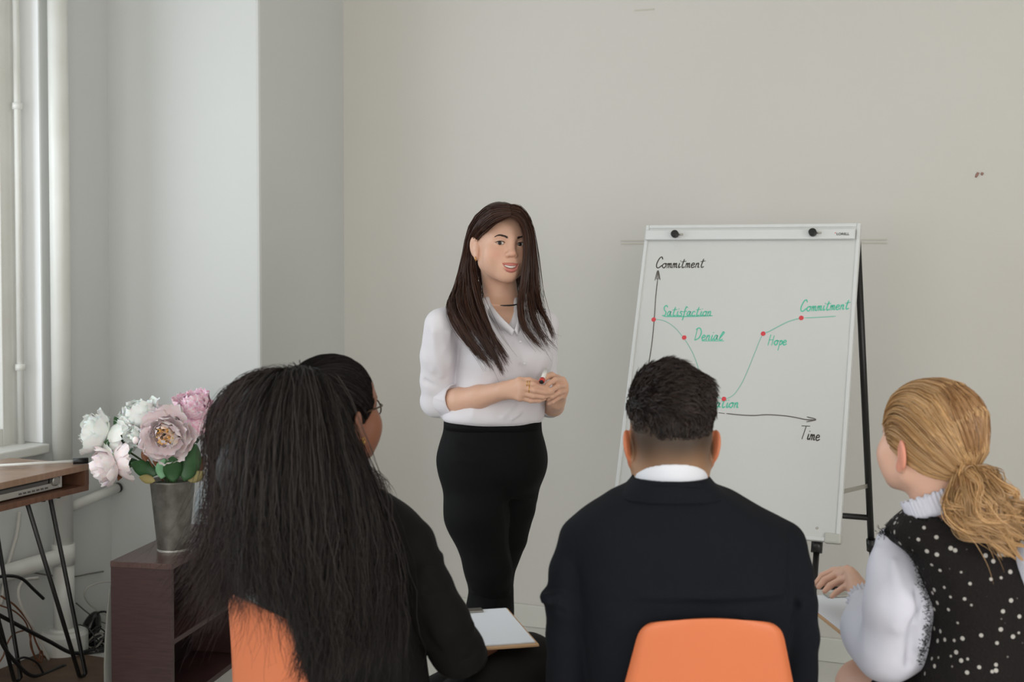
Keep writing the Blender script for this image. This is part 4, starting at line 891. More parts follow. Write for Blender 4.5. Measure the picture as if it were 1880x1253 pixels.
def teeth(head, parent):
    xs = np.linspace(-0.0215, 0.0215, 29); M = np.array(head.M); ym = np.interp(xs, M[:, 0], M[:, 1]); zm = np.interp(xs, M[:, 0], M[:, 2])
    v = [head.P(x, y + 0.0062 + 0.0005 * abs(math.sin(x * 430)), z + dz) for dz in (0.0055, 0.002, -0.0012) for x, y, z in zip(xs, ym, zm)]
    obj('teeth', np.array(v), grid_faces(3, 29), TEETH, parent)
    v = [head.P(x, y + 0.0095, z + dz) for dz in (0.006, -0.007) for x, y, z in zip(xs, ym, zm)]
    obj('mouth_lining', np.array(v), grid_faces(2, 29), material('mouth_dark', srgb(92, 40, 38), 0.6), parent)
eyes(hd, CAMP + np.array([0.25, 0, 0]), person); teeth(hd, person)
# ---- trousers
T = Field()
T.chain([W(863, 850, -0.015), W(875, 945, -0.035), W(897, 1046, -0.03), W(902, 1085, 0.0), W(899, 1125, 0.0), W(902, 1250, 0.03), W(905, 1385, 0.05)], [0.088, 0.088, 0.064, 0.058, 0.064, 0.066, 0.058], 0.03)
T.chain([W(944, 850, 0.02), W(932, 930, 0.05), W(925, 985, 0.07), W(911, 1046, 0.115), W(905, 1125, 0.15), W(905, 1250, 0.16), W(910, 1385, 0.18)], [0.088, 0.082, 0.070, 0.056, 0.055, 0.058, 0.056], 0.005)
T.loft([rowpx(768, 815, 994, 0.105), rowpx(790, 814, 995, 0.110), rowpx(815, 810, 999, 0.116), rowpx(845, 808, 1000, 0.120), rowpx(875, 816, 992, 0.112), rowpx(905, 840, 968, 0.085)], k=0.04, power=2.5)
T.plane(W(905, 769, 0), (0, 0, 1), W(780, 800, -0.3), W(1020, 740, 0.3))
T.ridge([W(836, 802, -0.10), W(860, 815, -0.115), W(895, 822, -0.12)], -0.004, 0.006).ridge([W(834, 815, -0.10), W(850, 822, -0.115)], 0.004, 0.006).ridge([W(838, 845, -0.11), W(880, 850, -0.125)], 0.003, 0.008).ridge([W(822, 790, -0.06), W(822, 850, -0.085), W(832, 950, -0.08)], -0.003, 0.003).ridge([W(862, 1092, -0.06), W(900, 1100, -0.065), W(936, 1098, -0.05)], -0.006, 0.006).ridge([W(868, 1085, -0.06), W(935, 1090, -0.05)], 0.004, 0.008).ridge([W(929, 900, -0.10), W(936, 980, -0.06), W(942, 1059, -0.03)], -0.008, 0.008)
v_, f_ = T.mesh(0.0055); trou = obj('trousers', v_, f_, material('trouser_twill', srgb(6, 6, 7), 0.8, spec=0.18, bump=(260, 0.08, 0.002)), person)
v_ = []
for i in range(49):
    a = 2 * math.pi * i / 48
    for z in (770, 786): 
        c = W(904.5, z); v_.append(c + np.array([0.1425 * np.sign(math.cos(a)) * abs(math.cos(a)) ** 0.77, 0.109 * np.sign(math.sin(a)) * abs(math.sin(a)) ** 0.77, 0]))
wb = obj('waistband', np.array(v_), grid_faces(49, 2), MATS['trouser_twill'], trou)
wb.modifiers.new('solid', 'SOLIDIFY').thickness = 0.004
for (x, y, dd) in ((905, 1400, 0.03), (912, 1400, 0.16)):
    c = W(x, y, dd); c[2] = 0.0; Fs = Field().ell(c + np.array([0.02, -0.05, 0.035]), (0.042, 0.11, 0.04), k=0.02).cap(c + np.array([0.0, 0.02, 0.05]), c + np.array([0, 0.02, 0.12]), 0.045, 0.045, 0.03).plane(c + np.array([0, 0, 0.002]), (0, 0, -1), c - 0.3, c + 0.3)
    v_, f_ = Fs.mesh(0.008); obj('shoe', v_, f_, material('black_leather', srgb(20, 19, 19), 0.35), person)
# ---- blouse
S = Field()
S.loft([rowpx(566, 884, 968, 0.068, 0.02), rowpx(580, 846, 988, 0.086, 0.005), rowpx(605, 836, 1004, 0.102), rowpx(650, 838, 1011, 0.112), rowpx(695, 836, 1009, 0.112), rowpx(735, 824, 1005, 0.116), rowpx(757, 812, 1000, 0.122), rowpx(769, 812, 997, 0.119), rowpx(776, 822, 990, 0.105)], k=0.03)
S.cap(W(915, 570, 0.015), W(812, 596, -0.075), 0.046, 0.044, 0.03).cap(W(930, 570, 0.02), W(997, 594, 0.075), 0.046, 0.044, 0.03)
S.ell(W(902, 655, -0.075), (0.058, 0.058, 0.058), k=0.04).ell(W(975, 652, -0.055), (0.056, 0.058, 0.056), k=0.04)
S.chain([W(810, 598, -0.075), W(804, 655, -0.045), W(802, 700, -0.02), el_l], [0.046, 0.0500, 0.0495, 0.050], 0.012)
S.chain([W(997, 600, 0.075), W(999, 660, 0.10), W(1002, 700, 0.105), el_r], [0.044, 0.037, 0.035, 0.037], 0.012)
cuff_d = unit(W(880, 731, -0.105) - el_l); cuff_e = el_l + cuff_d * 0.072
cr_d = unit(wr_r - el_r); cr_e = el_r + cr_d * 0.10
S.ell(el_l, (0.051, 0.051, 0.051), k=0.01)
CUFFS = []
for e_, d_, r0, r1, el in ((cuff_e, cuff_d, 0.0505, 0.0430, el_l), (cr_e, cr_d, 0.037, 0.037, el_r)):
    C = Field().chain([el, e_ - d_ * 0.045, e_ + d_ * 0.02], [r0, r1 + 0.003, r1], 0.006).cap(e_ - d_ * 0.044, e_ + d_ * 0.02, r1 + 0.0045, r1 + 0.002, 0.002)
    x_ = unit(np.cross(d_, [0, 0, 1])); y_ = np.cross(d_, x_); r_ = np.random.default_rng(3)
    for i in range(9):
        a0 = r_.random() * 6.28; c0 = el + d_ * 0.005 * i; ra = r1 + 0.006
        C.ridge([el + ra * 1.05 * (math.cos(a0 - 0.5) * x_ + math.sin(a0 - 0.5) * y_) + d_ * (0.0 + 0.01 * r_.random()), e_ - d_ * 0.045 + ra * (math.cos(a0 + 0.3) * x_ + math.sin(a0 + 0.3) * y_)], 0.0045 if i % 2 else -0.0045, 0.006)
        C.ridge([e_ - d_ * 0.04 + ra * (math.cos(a0 + 1) * x_ + math.sin(a0 + 1) * y_), e_ + ra * (math.cos(a0 + 1.25) * x_ + math.sin(a0 + 1.25) * y_)], 0.0022 if i % 2 else -0.002, 0.004)
    C.plane(e_, d_, e_ - 0.12, e_ + 0.12, 0.003).cap(e_ - d_ * 0.02, e_ + d_ * 0.05, r1 - 0.0025, r1 - 0.0025, 0.002, 'sub')
    C.disp(lambda p: 0.0012 * noise3(p * 70, 5), el - 0.2, e_ + 0.2); C.ops[-1] = (C.ops[-1][0], np.minimum(el, e_) - 0.1, np.maximum(el, e_) + 0.1, 0, 'disp')
    CUFFS.append(C.mesh(0.003))
# V neck
S.cap(W(922, 540, -0.02), W(926, 590, -0.10), 0.040, 0.024, 0.008, 'sub').cap(W(928, 575, -0.11), W(945, 607, -0.125), 0.016, 0.003, 0.004, 'sub')
# folds
def fold(pts, h, w): S.ridge([W(*q) for q in pts], h, w)
for pts, h, w in [([(795, 612, -0.12), (800, 650, -0.10), (812, 690, -0.08)], 0.004, 0.009), ([(828, 612, -0.12), (834, 655, -0.10), (828, 700, -0.07)], 0.004, 0.008), ([(815, 640, -0.10), (795, 680, -0.08)], 0.003, 0.007), ([(782, 700, -0.06), (800, 712, -0.075), (825, 712, -0.08)], -0.005, 0.006), ([(778, 740, -0.06), (795, 720, -0.075)], 0.004, 0.005), ([(785, 755, -0.06), (806, 722, -0.085)], 0.004, 0.005), ([(795, 760, -0.06), (815, 725, -0.09)], 0.004, 0.0045), ([(803, 757, -0.07), (822, 733, -0.09)], -0.003, 0.005),
                  ([(848, 632, -0.10), (842, 665, -0.10), (832, 715, -0.095)], -0.011, 0.007), ([(850, 690, -0.115), (862, 720, -0.125), (868, 760, -0.12)], 0.0025, 0.012), ([(905, 700, -0.12), (912, 740, -0.13), (905, 770, -0.12)], 0.002, 0.012), ([(945, 740, -0.12), (925, 765, -0.125)], 0.004, 0.008), ([(975, 745, -0.11), (940, 770, -0.125)], 0.004, 0.006), ([(995, 755, -0.09), (975, 768, -0.11)], -0.004, 0.005), ([(850, 750, -0.12), (835, 768, -0.115)], 0.003, 0.007), ([(1000, 630, -0.08), (990, 690, -0.10), (985, 740, -0.11)], 0.002, 0.010),
                  ([(946, 606, -0.14), (958, 640, -0.135), (966, 690, -0.12), (968, 740, -0.12)], 0.0035, 0.009), ([(952, 610, -0.135), (965, 650, -0.13), (973, 700, -0.115), (974, 745, -0.115)], -0.0025, 0.0022)]: fold(pts, h * 1.4, w * 1.25)
S.disp(lambda p: 0.0026 * noise3(p * np.array([44, 44, 20]), 21) + 0.0015 * noise3(p * np.array([90, 90, 45]), 22), W(760, 790, -0.3), W(1050, 550, 0.3) )
lo_, hi_ = S.bounds()
S.ops[-1] = (S.ops[-1][0], lo_ - 0.02, hi_ + 0.02, 0, 'disp')
v_, f_ = join([S.mesh(0.0036)] + CUFFS); blouse = obj('blouse', v_, f_, CLOTHW, person)
# collar: two lapel bands along the opening
def band(pts, w0, w1, name, mat, parent, thick=0.002):
    P = spline([W(*q[:3]) for q in pts], 16); Q = spline([W(*q[3:]) for q in pts], 16); v = np.stack([P, Q], 1).reshape(-1, 3)
    o = obj(name, v, grid_faces(16, 2), mat, parent); m = o.modifiers.new('s', 'SOLIDIFY'); m.thickness = thick; m.offset = 0; return o
band([(897, 545, 0.03, 886, 556, 0.03), (903, 560, -0.05, 890, 570, -0.045), (918, 580, -0.105, 908, 592, -0.10), (944, 606, -0.137, 940, 617, -0.135)], 0, 0, 'collar', CLOTHW, blouse)
band([(950, 552, 0.02, 960, 560, 0.03), (953, 566, -0.05, 966, 572, -0.04), (951, 585, -0.115, 962, 588, -0.10), (945, 606, -0.137, 950, 617, -0.134)], 0, 0, 'collar', CLOTHW, blouse)
for py, px, dd in ((628, 955, -0.138), (668, 963, -0.132), (700, 968, -0.128)):
    MB().lathe(W(px, py, dd), (0.2, -1, 0), [(0, 0.0045), (0.003, 0.004), (0.003, 0)], 10).build('button', CLOTHW, blouse, smooth=True)
# ---- jewellery
nk = hd.P(0, 0.03, -0.125); ch = []
for i in range(25):
    a = 2 * math.pi * i / 24; ch.append(W(926, 549, 0.02) + np.array([0.0555 * math.cos(a), 0.0565 * math.sin(a), -0.008 + 0.010 * math.sin(a)]))
MB().tube(ch, 0.0024, 7, caps=False).build('choker', BLACKM, person, smooth=True)
c_ = hd.P(-0.0745, 0.002, -0.046); a_ = np.linspace(0, 2 * math.pi, 17); MB().tube(c_ + np.stack([0.0045 * np.cos(a_) * 0.3, 0.0045 * np.cos(a_), 0.006 * np.sin(a_)], 1), 0.0016, 6, caps=False).build('earring', GOLD, person, smooth=True)
for p0, p1, t in ((HL[0][0], HL[0][1], 0.55), (HL[1][0], HL[1][1], 0.6), (HL[0][0], HL[0][1], 0.75)):
    a, b = W(*p0), W(*p1); c = a + (b - a) * t; u = unit(b - a); x = unit(np.cross(u, [0, 0, 1])); y = np.cross(u, x)
    MB().tube([c + 0.0088 * (math.cos(q) * x + math.sin(q) * y) for q in a_], 0.0013, 6, caps=False).build('finger_ring', GOLD, person, smooth=True)
# ---- hair
HAIRD = material('dark_brown_hair', (0.02, 0.01, 0.008, 1), 0.45, spec=0.28, attr='Col')
HC = Field(); 
HC.ell(hd.P(0, 0.014, 0.032), np.array((0.0790, 0.105, 0.0935)), hd.R, 0.0)
HC.plane(hd.P(0, -0.060, 0.074), hd.R @ np.array([0, -0.72, -0.69]), hd.o - 0.2, hd.o + 0.2, 0.006)
HC.ridge([hd.P(0, -0.075, 0.085), hd.P(0.0, -0.02, 0.125), hd.P(0, 0.05, 0.125)], -0.004, 0.003)
v_, f_ = HC.mesh(0.003)
hcol = np.tile(np.array(srgb(50, 31, 24)[:3]), (len(v_), 1))
GLh = [[(937.5, 397, -0.148), (915, 405, -0.135), (893, 420, -0.095), (881, 431, -0.03), (866, 466, 0.05), (873, 520, 0.0), (887, 570, -0.115), (906, 622, -0.165), (929, 666, -0.17)],
       [(937.5, 390, -0.13), (908, 395, -0.105), (882, 418, -0.06), (863, 452, 0.035), (861, 500, 0.03), (867, 550, -0.09), (884, 600, -0.155), (903, 640, -0.17), (918, 668, -0.172)],
       [(936, 381, -0.09), (900, 386, -0.06), (870, 418, -0.01), (858, 465, 0.03), (851, 515, 0.03), (849, 560, -0.115), (862, 605, -0.165), (886, 645, -0.172), (905, 671, -0.172)],
       [(934, 376, -0.05), (892, 382, -0.01), (864, 418, 0.03), (853, 475, 0.06), (839, 530, 0.03), (823, 562, -0.125), (838, 600, -0.165), (868, 635, -0.168), (896, 661, -0.17)]]
GRh = [[(939.5, 397, -0.148), (953, 404, -0.135), (964, 425, -0.115), (967, 465, -0.10), (963, 515, -0.09), (955, 558, -0.11), (962, 600, -0.14), (986, 625, -0.14), (1010, 640, -0.13)],
       [(939, 390, -0.13), (957, 398, -0.10), (970, 430, -0.07), (973, 485, -0.05), (971, 535, -0.06), (975, 575, -0.11), (988, 606, -0.13), (1011, 636, -0.12)],
       [(938, 381, -0.09), (958, 388, -0.06), (975, 425, -0.02), (980, 485, 0.0), (983, 535, 0.0), (990, 568, -0.04), (1002, 596, -0.09), (1010, 628, -0.10)],
       [(936, 376, -0.05), (955, 381, -0.01), (974, 410, 0.03), (984, 470, 0.06), (988, 525, 0.07), (990, 560, 0.06), (985, 585, 0.04), (975, 600, 0.05)]]
GBh = [[(900, 384, 0.06), (870, 420, 0.09), (862, 500, 0.12), (855, 560, 0.11), (862, 610, 0.13)], [(930, 376, 0.09), (915, 430, 0.14), (912, 520, 0.14), (910, 600, 0.14)], [(955, 384, 0.06), (975, 430, 0.09), (978, 510, 0.11), (975, 600, 0.12)]]
def WG(G): return [[W(*q) for q in g] for g in G]
parts, cols = [(v_, f_)], [hcol]
for G, n, jit, tip, seed in ((GLh, 3000, 0.0046, 0.004, 1), (GRh, 1400, 0.0036, 0.004, 2), (GBh, 900, 0.008, 0.012, 3)):
    P_ = sheet(WG(G), n, 16, jit, 0.0022, 1.6, seed, tip, 0.34 if G is GLh else 0.42, clump=(20 if G is GLh else 9) if G is not GBh else 0, conv=0.9, cjit=0.013)
    vv, ff = strands(P_, 0.0009); parts.append((vv, ff)); cols.append(strand_colors(n, 16, 2, srgb(62, 37, 27), 0.2, seed))
# loose wisps
for G, n, seed in ((GLh, 90, 8), (GRh, 70, 9)):
    P_ = sheet(WG(G), n, 16, 0.005, 0.006, 1.2, seed, 0.02, 0.1); vv, ff = strands(P_, 0.0007); parts.append((vv, ff)); cols.append(strand_colors(n, 16, 2, srgb(52, 34, 28), 0.2, seed))
vv, ff = join(parts); obj('hair', vv, ff, HAIRD, person, colors=np.concatenate(cols))
# ---- the marker in her hands
m0, m1 = W(1000, 686, -0.185), W(992.5, 706, -0.238); md = unit(m1 - m0)
mk = empty('marker', (m0 + m1) / 2, 'white marker with red cap held in the presenter\'s hands', 'marker')
MB().tube([m0 - md * 0.02, m0 + md * 0.034], 0.0062, 14).build('barrel', material('marker_white', srgb(228, 224, 220), 0.35), mk, smooth=True)
MB().lathe(m0 + md * 0.034, md, [(0, 0.0), (0, 0.0078), (0.012, 0.0078), (0.014, 0.0066)], 16).build('cap', material('marker_red', srgb(206, 52, 44), 0.35), mk, smooth=True)
MB().lathe(m0 + md * 0.034, md, [(0.0125, 0.0064), (0.0145, 0.0060), (0.0145, 0)], 14).build('cap_end', BLACKM, mk, smooth=True)
# ------------------------------------------------------------------ seated man seen from behind
D0 = 2.53
man = empty('person', [*W(1231, 1100)[:2], 0], 'seated person in a navy suit with short dark hair, seen from behind', 'person')
mh = Head(W(1231, 806, 0.0), rot(math.pi, 0.0, 0.0), 1.075, eye_y=0.0)
NECKB = W(1232, 925, -0.015)
M_ = Field(); mh.add(M_, 0.0590, face=False, jaw=1.12, neck_to=NECKB)
M_.cap(mh.P(0, 0.045, -0.02), W(1232, 880, -0.043), 0.058, 0.0605, 0.03)
M_.loft([rowpx(915, 1160, 1305, 0.07), rowpx(960, 1075, 1410, 0.085), rowpx(1050, 1075, 1430, 0.10), rowpx(1200, 1090, 1425, 0.095), rowpx(1400, 1095, 1420, 0.085, 0.04), rowpx(1450, 1100, 1415, 0.08, 0.05)], k=0.03)
ARM_ML = [W(1066, 992, 0.0), W(1050, 1050, 0.0), W(1042, 1110, 0.0), W(1044, 1170, 0.01), W(1046, 1270, 0.03), W(1046, 1310, 0.06)]
ARM_MR = [W(1438, 1000, 0.0), W(1450, 1060, 0.0), W(1459, 1110, 0.0), W(1464, 1170, 0.01), W(1458, 1270, 0.03), W(1455, 1310, 0.06)]
for A in (ARM_ML, ARM_MR): M_.chain(A, [0.032] * 6, 0.02)
HAND_ML, HAND_MR = W(1150, 1290, 0.34), W(1310, 1290, 0.36)
M_.cap(ARM_ML[-1], HAND_ML, 0.034, 0.026, 0.02).cap(ARM_MR[-1], HAND_MR, 0.034, 0.026, 0.02)
for hw, sg in ((HAND_ML, 1), (HAND_MR, -1)):
    d = np.array([0.75 * sg, 0.6, -0.12]); d = unit(d); x = unit(np.cross(d, [0, 0, 1])) * sg
    K = [hw + d * 0.085 + x * (-0.03 + 0.02 * i) for i in range(4)]
    for i, q in enumerate(K):
        M_.cap(hw, q, 0.022, 0.012, 0.01); M_.chain([q, q + d * 0.04 - np.array([0, 0, 0.008]), q + d * 0.062 - np.array([0, 0, 0.03]), q + d * 0.066 - np.array([0, 0, 0.05])], [0.0100, 0.009, 0.0085, 0.007], 0.003)
    M_.chain([hw + d * 0.02 - x * 0.03, hw + d * 0.06 - x * 0.055, hw + d * 0.085 - x * 0.06], [0.013, 0.011, 0.008], 0.006)
hb = (mh.o - [0.14, 0.15, 0.20], mh.o + [0.14, 0.15, 0.17])
bv, bf = multi_mesh(M_, 0.008, [(hb[0], hb[1], 0.0028)])
skm = np.array(srgb(172, 130, 98)[:3]); c = np.tile(skm, (len(bv), 1)); q = mh.local(bv)
ear = smoothstep(0.070, 0.077, np.abs(q[:, 0])) * (q[:, 2] < 0.03) * (q[:, 2] > -0.06)
c = c * (1 - 0.6 * ear[:, None]) + np.array(srgb(214, 112, 74)[:3]) * 0.6 * ear[:, None]
fade = smoothstep(-0.078, 0.012, q[:, 2] + 0.006 * noise3(bv * 90, 2)) * (1 - ear) * (q[:, 1] > -0.03); fade = fade * 0.93
c = c * (1 - fade[:, None]) + np.array(srgb(44, 37, 31)[:3]) * fade[:, None]
obj('body', bv, bf, skin_material('skin_man'), man, colors=c)
# hair: a textured crop, longer on top
HM = Field()
def hl(c_, r_, k=0.02, mode='add'): HM.ell(mh.P(*c_), np.array(r_) * mh.k, mh.R, k, mode)
hl((0, 0.013, 0.032), (0.0705, 0.1015, 0.0900), 0.0); hl((0.004, -0.005, 0.080), (0.0600, 0.088, 0.0540), 0.02); hl((-0.042, 0.0, 0.078), (0.026, 0.07, 0.038), 0.02); hl((0.040, 0.0, 0.066), (0.026, 0.07, 0.034), 0.02)
HM.plane(mh.P(0, 0, 0.010), mh.R @ np.array([0, 0, -1.0]), mh.o - 0.3, mh.o + 0.3, 0.02).plane(mh.P(0, -0.066, 0.05), mh.R @ np.array([0, -0.8, -0.6]), mh.o - 0.3, mh.o + 0.3, 0.01)
HM.disp(lambda p: 0.0035 * noise3((p - mh.o) * np.array([60, 60, 120]) + np.array([3, 0, 1]), 31) * smoothstep(0.02, 0.08, (p - mh.o)[..., 2]) + 0.001 * noise3((p - mh.o) * 160, 32), mh.o - 0.2, mh.o + 0.2)
v_, f_ = HM.mesh(0.004); hp = [(v_, f_)]; hcs = [np.tile(np.array(srgb(25, 19, 17)[:3]), (len(v_), 1))]
def normals(v, f):
    n = np.zeros_like(v); a = np.cross(v[f[:, 2]] - v[f[:, 0]], v[f[:, 3]] - v[f[:, 1]])
    for i in range(4): np.add.at(n, f[:, i], a)
    return n / (np.linalg.norm(n, axis=1, keepdims=True) + 1e-12)
nv = normals(v_, f_); r_ = np.random.default_rng(12); pick = r_.integers(0, len(v_), 6500); p0 = v_[pick]; n0 = nv[pick]; lz = (p0 - mh.o)[:, 2]
top = smoothstep(0.03, 0.09, lz)[:, None]; comb = np.array([[0.85, -0.25, 0.10]]) * top + np.array([[0.05, -0.05, -1.0]]) * (1 - top) + r_.normal(size=(len(p0), 3)) * 0.28 + 0.35 * noise3(p0 * 40, 5)[:, None] * np.array([[0.3, 0.8, 0.4]])
t0 = comb - n0 * (comb * n0).sum(1, keepdims=True); t0 /= np.linalg.norm(t0, axis=1, keepdims=True); L = (0.010 + 0.022 * top) * (0.6 + 0.6 * r_.random((len(p0), 1)))
paths = np.stack([p0 - n0 * 0.002, p0 + t0 * L * 0.5 + n0 * (0.003 + 0.003 * top), p0 + t0 * L + n0 * (0.0015 + 0.005 * top * r_.random((len(p0), 1)))], 1)
vv, ff = strands(paths, 0.0009); hp.append((vv, ff)); hcs.append(strand_colors(len(p0), 3, 2, srgb(38, 28, 24), 0.35, 9))
vv, ff = join(hp); HAIRM = material('short_dark_hair', (0.02, 0.015, 0.01, 1), 0.55, spec=0.25, attr='Col'); obj('hair', vv, ff, HAIRM, man, colors=np.concatenate(hcs))
# shirt collar
C = Field().chain([W(1232, 855, -0.045), W(1232, 882, -0.043)], [0.0675, 0.0700], 0.01)
C.cap(W(1232, 800, -0.045), W(1232, 930, -0.040), 0.0628, 0.0640, 0.002, 'sub').plane(W(1232, 852, -0.11), (0.0, 0.50, 1.0), W(1100, 900, -0.2), W(1370, 780, 0.2), 0.003)
v_, f_ = C.mesh(0.003); obj('shirt_collar', v_, f_, material('white_shirt', srgb(216, 218, 226), 0.7), man)
MB().tube(spline([W(1172, 858, -0.015), W(1168, 872, -0.02), W(1165, 892, -0.02)], 8), 0.0016, 6).build('blue_cord', material('blue_cord', srgb(70, 104, 168), 0.6), man, smooth=True)
# jacket
NAVY = material('navy_wool', srgb(15, 18, 25), 0.88, spec=0.2, bump=(240, 0.12, 0.002), noise=(5, 0.4, srgb(12, 14, 19)))
J = Field()
J.loft([rowpx(876, 1163, 1301, 0.0765, -0.042), rowpx(890, 1150, 1314, 0.084, -0.034), rowpx(908, 1122, 1346, 0.092, -0.02), rowpx(932, 1082, 1388, 0.102, -0.01), rowpx(958, 1052, 1432, 0.110), rowpx(990, 1046, 1448, 0.116), rowpx(1050, 1052, 1456, 0.122), rowpx(1105, 1058, 1458, 0.120), rowpx(1170, 1068, 1448, 0.118), rowpx(1253, 1080, 1438, 0.110, 0.01), rowpx(1340, 1082, 1436, 0.105, 0.025), rowpx(1420, 1080, 1436, 0.105, 0.045), rowpx(1452, 1090, 1426, 0.095, 0.05)], k=0.02, power=2.5)
J.cap(W(1140, 938, -0.01), W(1070, 990, 0), 0.042, 0.0405, 0.03).cap(W(1330, 940, -0.01), W(1436, 998, 0), 0.042, 0.0405, 0.03)
J.chain(ARM_ML, [0.0410, 0.0425, 0.0430, 0.0425, 0.0425, 0.044], 0.010).chain(ARM_MR, [0.0410, 0.0425, 0.0430, 0.0425, 0.0425, 0.044], 0.010)
J.cap(ARM_ML[-1], ARM_ML[-1] + (HAND_ML - ARM_ML[-1]) * 0.88, 0.044, 0.036, 0.015).cap(ARM_MR[-1], ARM_MR[-1] + (HAND_MR - ARM_MR[-1]) * 0.88, 0.044, 0.036, 0.015)
J.cap(W(1232, 790, -0.045), W(1232, 858, -0.043), 0.0690, 0.0700, 0.004, 'sub')
J.ell(W(1009, 1098, -0.02), (0.020, 0.03, 0.018), k=0.012)
def jf(pts, h, w): J.ridge([W(*q) for q in pts], h, w)
for pts, h, w in [([(1150, 893, -0.12), (1232, 886, -0.12), (1315, 895, -0.12)], 0.004, 0.010), ([(1140, 905, -0.10), (1190, 909, -0.115), (1232, 908, -0.12), (1275, 909, -0.115), (1325, 907, -0.10)], -0.004, 0.005), ([(1058, 958, -0.05), (1040, 1000, -0.06), (1044, 1060, -0.07), (1062, 1110, -0.08)], -0.006, 0.006), ([(1448, 970, -0.05), (1456, 1010, -0.06), (1450, 1060, -0.07), (1452, 1110, -0.08)], -0.006, 0.006),
                  ([(1060, 1104, -0.09), (1150, 1112, -0.125), (1232, 1108, -0.13), (1330, 1112, -0.125), (1450, 1102, -0.09)], -0.005, 0.007), ([(1065, 1092, -0.09), (1160, 1100, -0.125), (1300, 1100, -0.125), (1445, 1090, -0.09)], 0.004, 0.010), ([(1075, 1180, -0.10), (1180, 1205, -0.125), (1300, 1200, -0.125)], -0.003, 0.008), ([(1000, 1085, -0.02), (1025, 1080, -0.045), (1050, 1090, -0.05)], -0.008, 0.006), ([(996, 1110, -0.02), (1020, 1120, -0.045), (1050, 1135, -0.05)], -0.006, 0.006), ([(1232, 912, -0.12), (1233, 1000, -0.125), (1234, 1140, -0.125)], -0.0015, 0.003),
                  ([(1062, 1110, -0.06), (1080, 1180, -0.07), (1092, 1253, -0.08)], -0.010, 0.008), ([(1460, 1110, -0.05), (1448, 1180, -0.06), (1440, 1250, -0.07)], -0.010, 0.008), ([(1490, 1090, -0.03), (1470, 1110, -0.05)], 0.005, 0.007), ([(1060, 975, -0.08), (1130, 1000, -0.12)], 0.003, 0.012), ([(1440, 985, -0.08), (1380, 1010, -0.12)], 0.003, 0.012), ([(1120, 1140, -0.12), (1100, 1200, -0.12)], 0.004, 0.010), ([(1360, 1130, -0.12), (1400, 1180, -0.12)], 0.004, 0.012)]: jf(pts, h * 1.7, w)
J.disp(lambda p: 0.003 * noise3(p * np.array([22, 22, 38]), 41) + 0.001 * noise3(p * 75, 42), *J.bounds())
v_, f_ = J.mesh(0.0048); jk = obj('jacket', v_, f_, NAVY, man)
JC = Field().loft([rowpx(872, 1164, 1300, 0.0775, -0.042), rowpx(890, 1150, 1316, 0.0865, -0.036), rowpx(906, 1132, 1336, 0.0955, -0.027), rowpx(911, 1128, 1340, 0.096, -0.025)], k=0.0, power=2.4)
JC.cap(W(1232, 790, -0.045), W(1232, 866, -0.043), 0.0690, 0.0705, 0.004, 'sub'); v_, f_ = JC.mesh(0.004); obj('jacket_collar', v_, f_, NAVY, jk)
# trousers and shoes (below the frame)
def seated_legs(parent, hipc, knees, feet, r0, r1, mat, h=0.010):
    F = Field()
    for hp_, kn, ft in zip(hipc, knees, feet): F.cap(hp_, kn, r0, r1, 0.03); F.cap(kn, ft, r1, r1 * 0.75, 0.02)
    F.cap(hipc[0], hipc[1], r0 * 1.1, r0 * 1.1, 0.05)
    v, f = F.mesh(h); return obj('trousers', v, f, mat, parent)
def shoes(parent, feet, d, mat):
    for ft in feet:
        c = ft.copy(); c[2] = 0; Fs = Field().cap(c + np.array([0, 0, 0.035]), c + unit(d) * 0.14 + np.array([0, 0, 0.028]), 0.042, 0.036, 0.02).cap(c + np.array([0, 0, 0.03]), c + np.array([0, 0, 0.09]), 0.043, 0.043, 0.03).plane(c + np.array([0, 0, 0.002]), (0, 0, -1), c - 0.4, c + 0.4)
        v, f = Fs.mesh(0.010); obj('shoe', v, f, mat, parent)
xm = W(1231, 1253)[0]
hips = [np.array([xm - 0.09, 2.585, 0.545]), np.array([xm + 0.09, 2.585, 0.545])]; kn = [np.array([xm - 0.14, 2.98, 0.52]), np.array([xm + 0.16, 2.98, 0.52])]; ft = [np.array([xm - 0.15, 3.03, 0.08]), np.array([xm + 0.17, 3.03, 0.08])]
seated_legs(man, hips, kn, ft, 0.085, 0.064, NAVY); shoes(man, ft, (0, 1, 0), MATS['black_leather'])
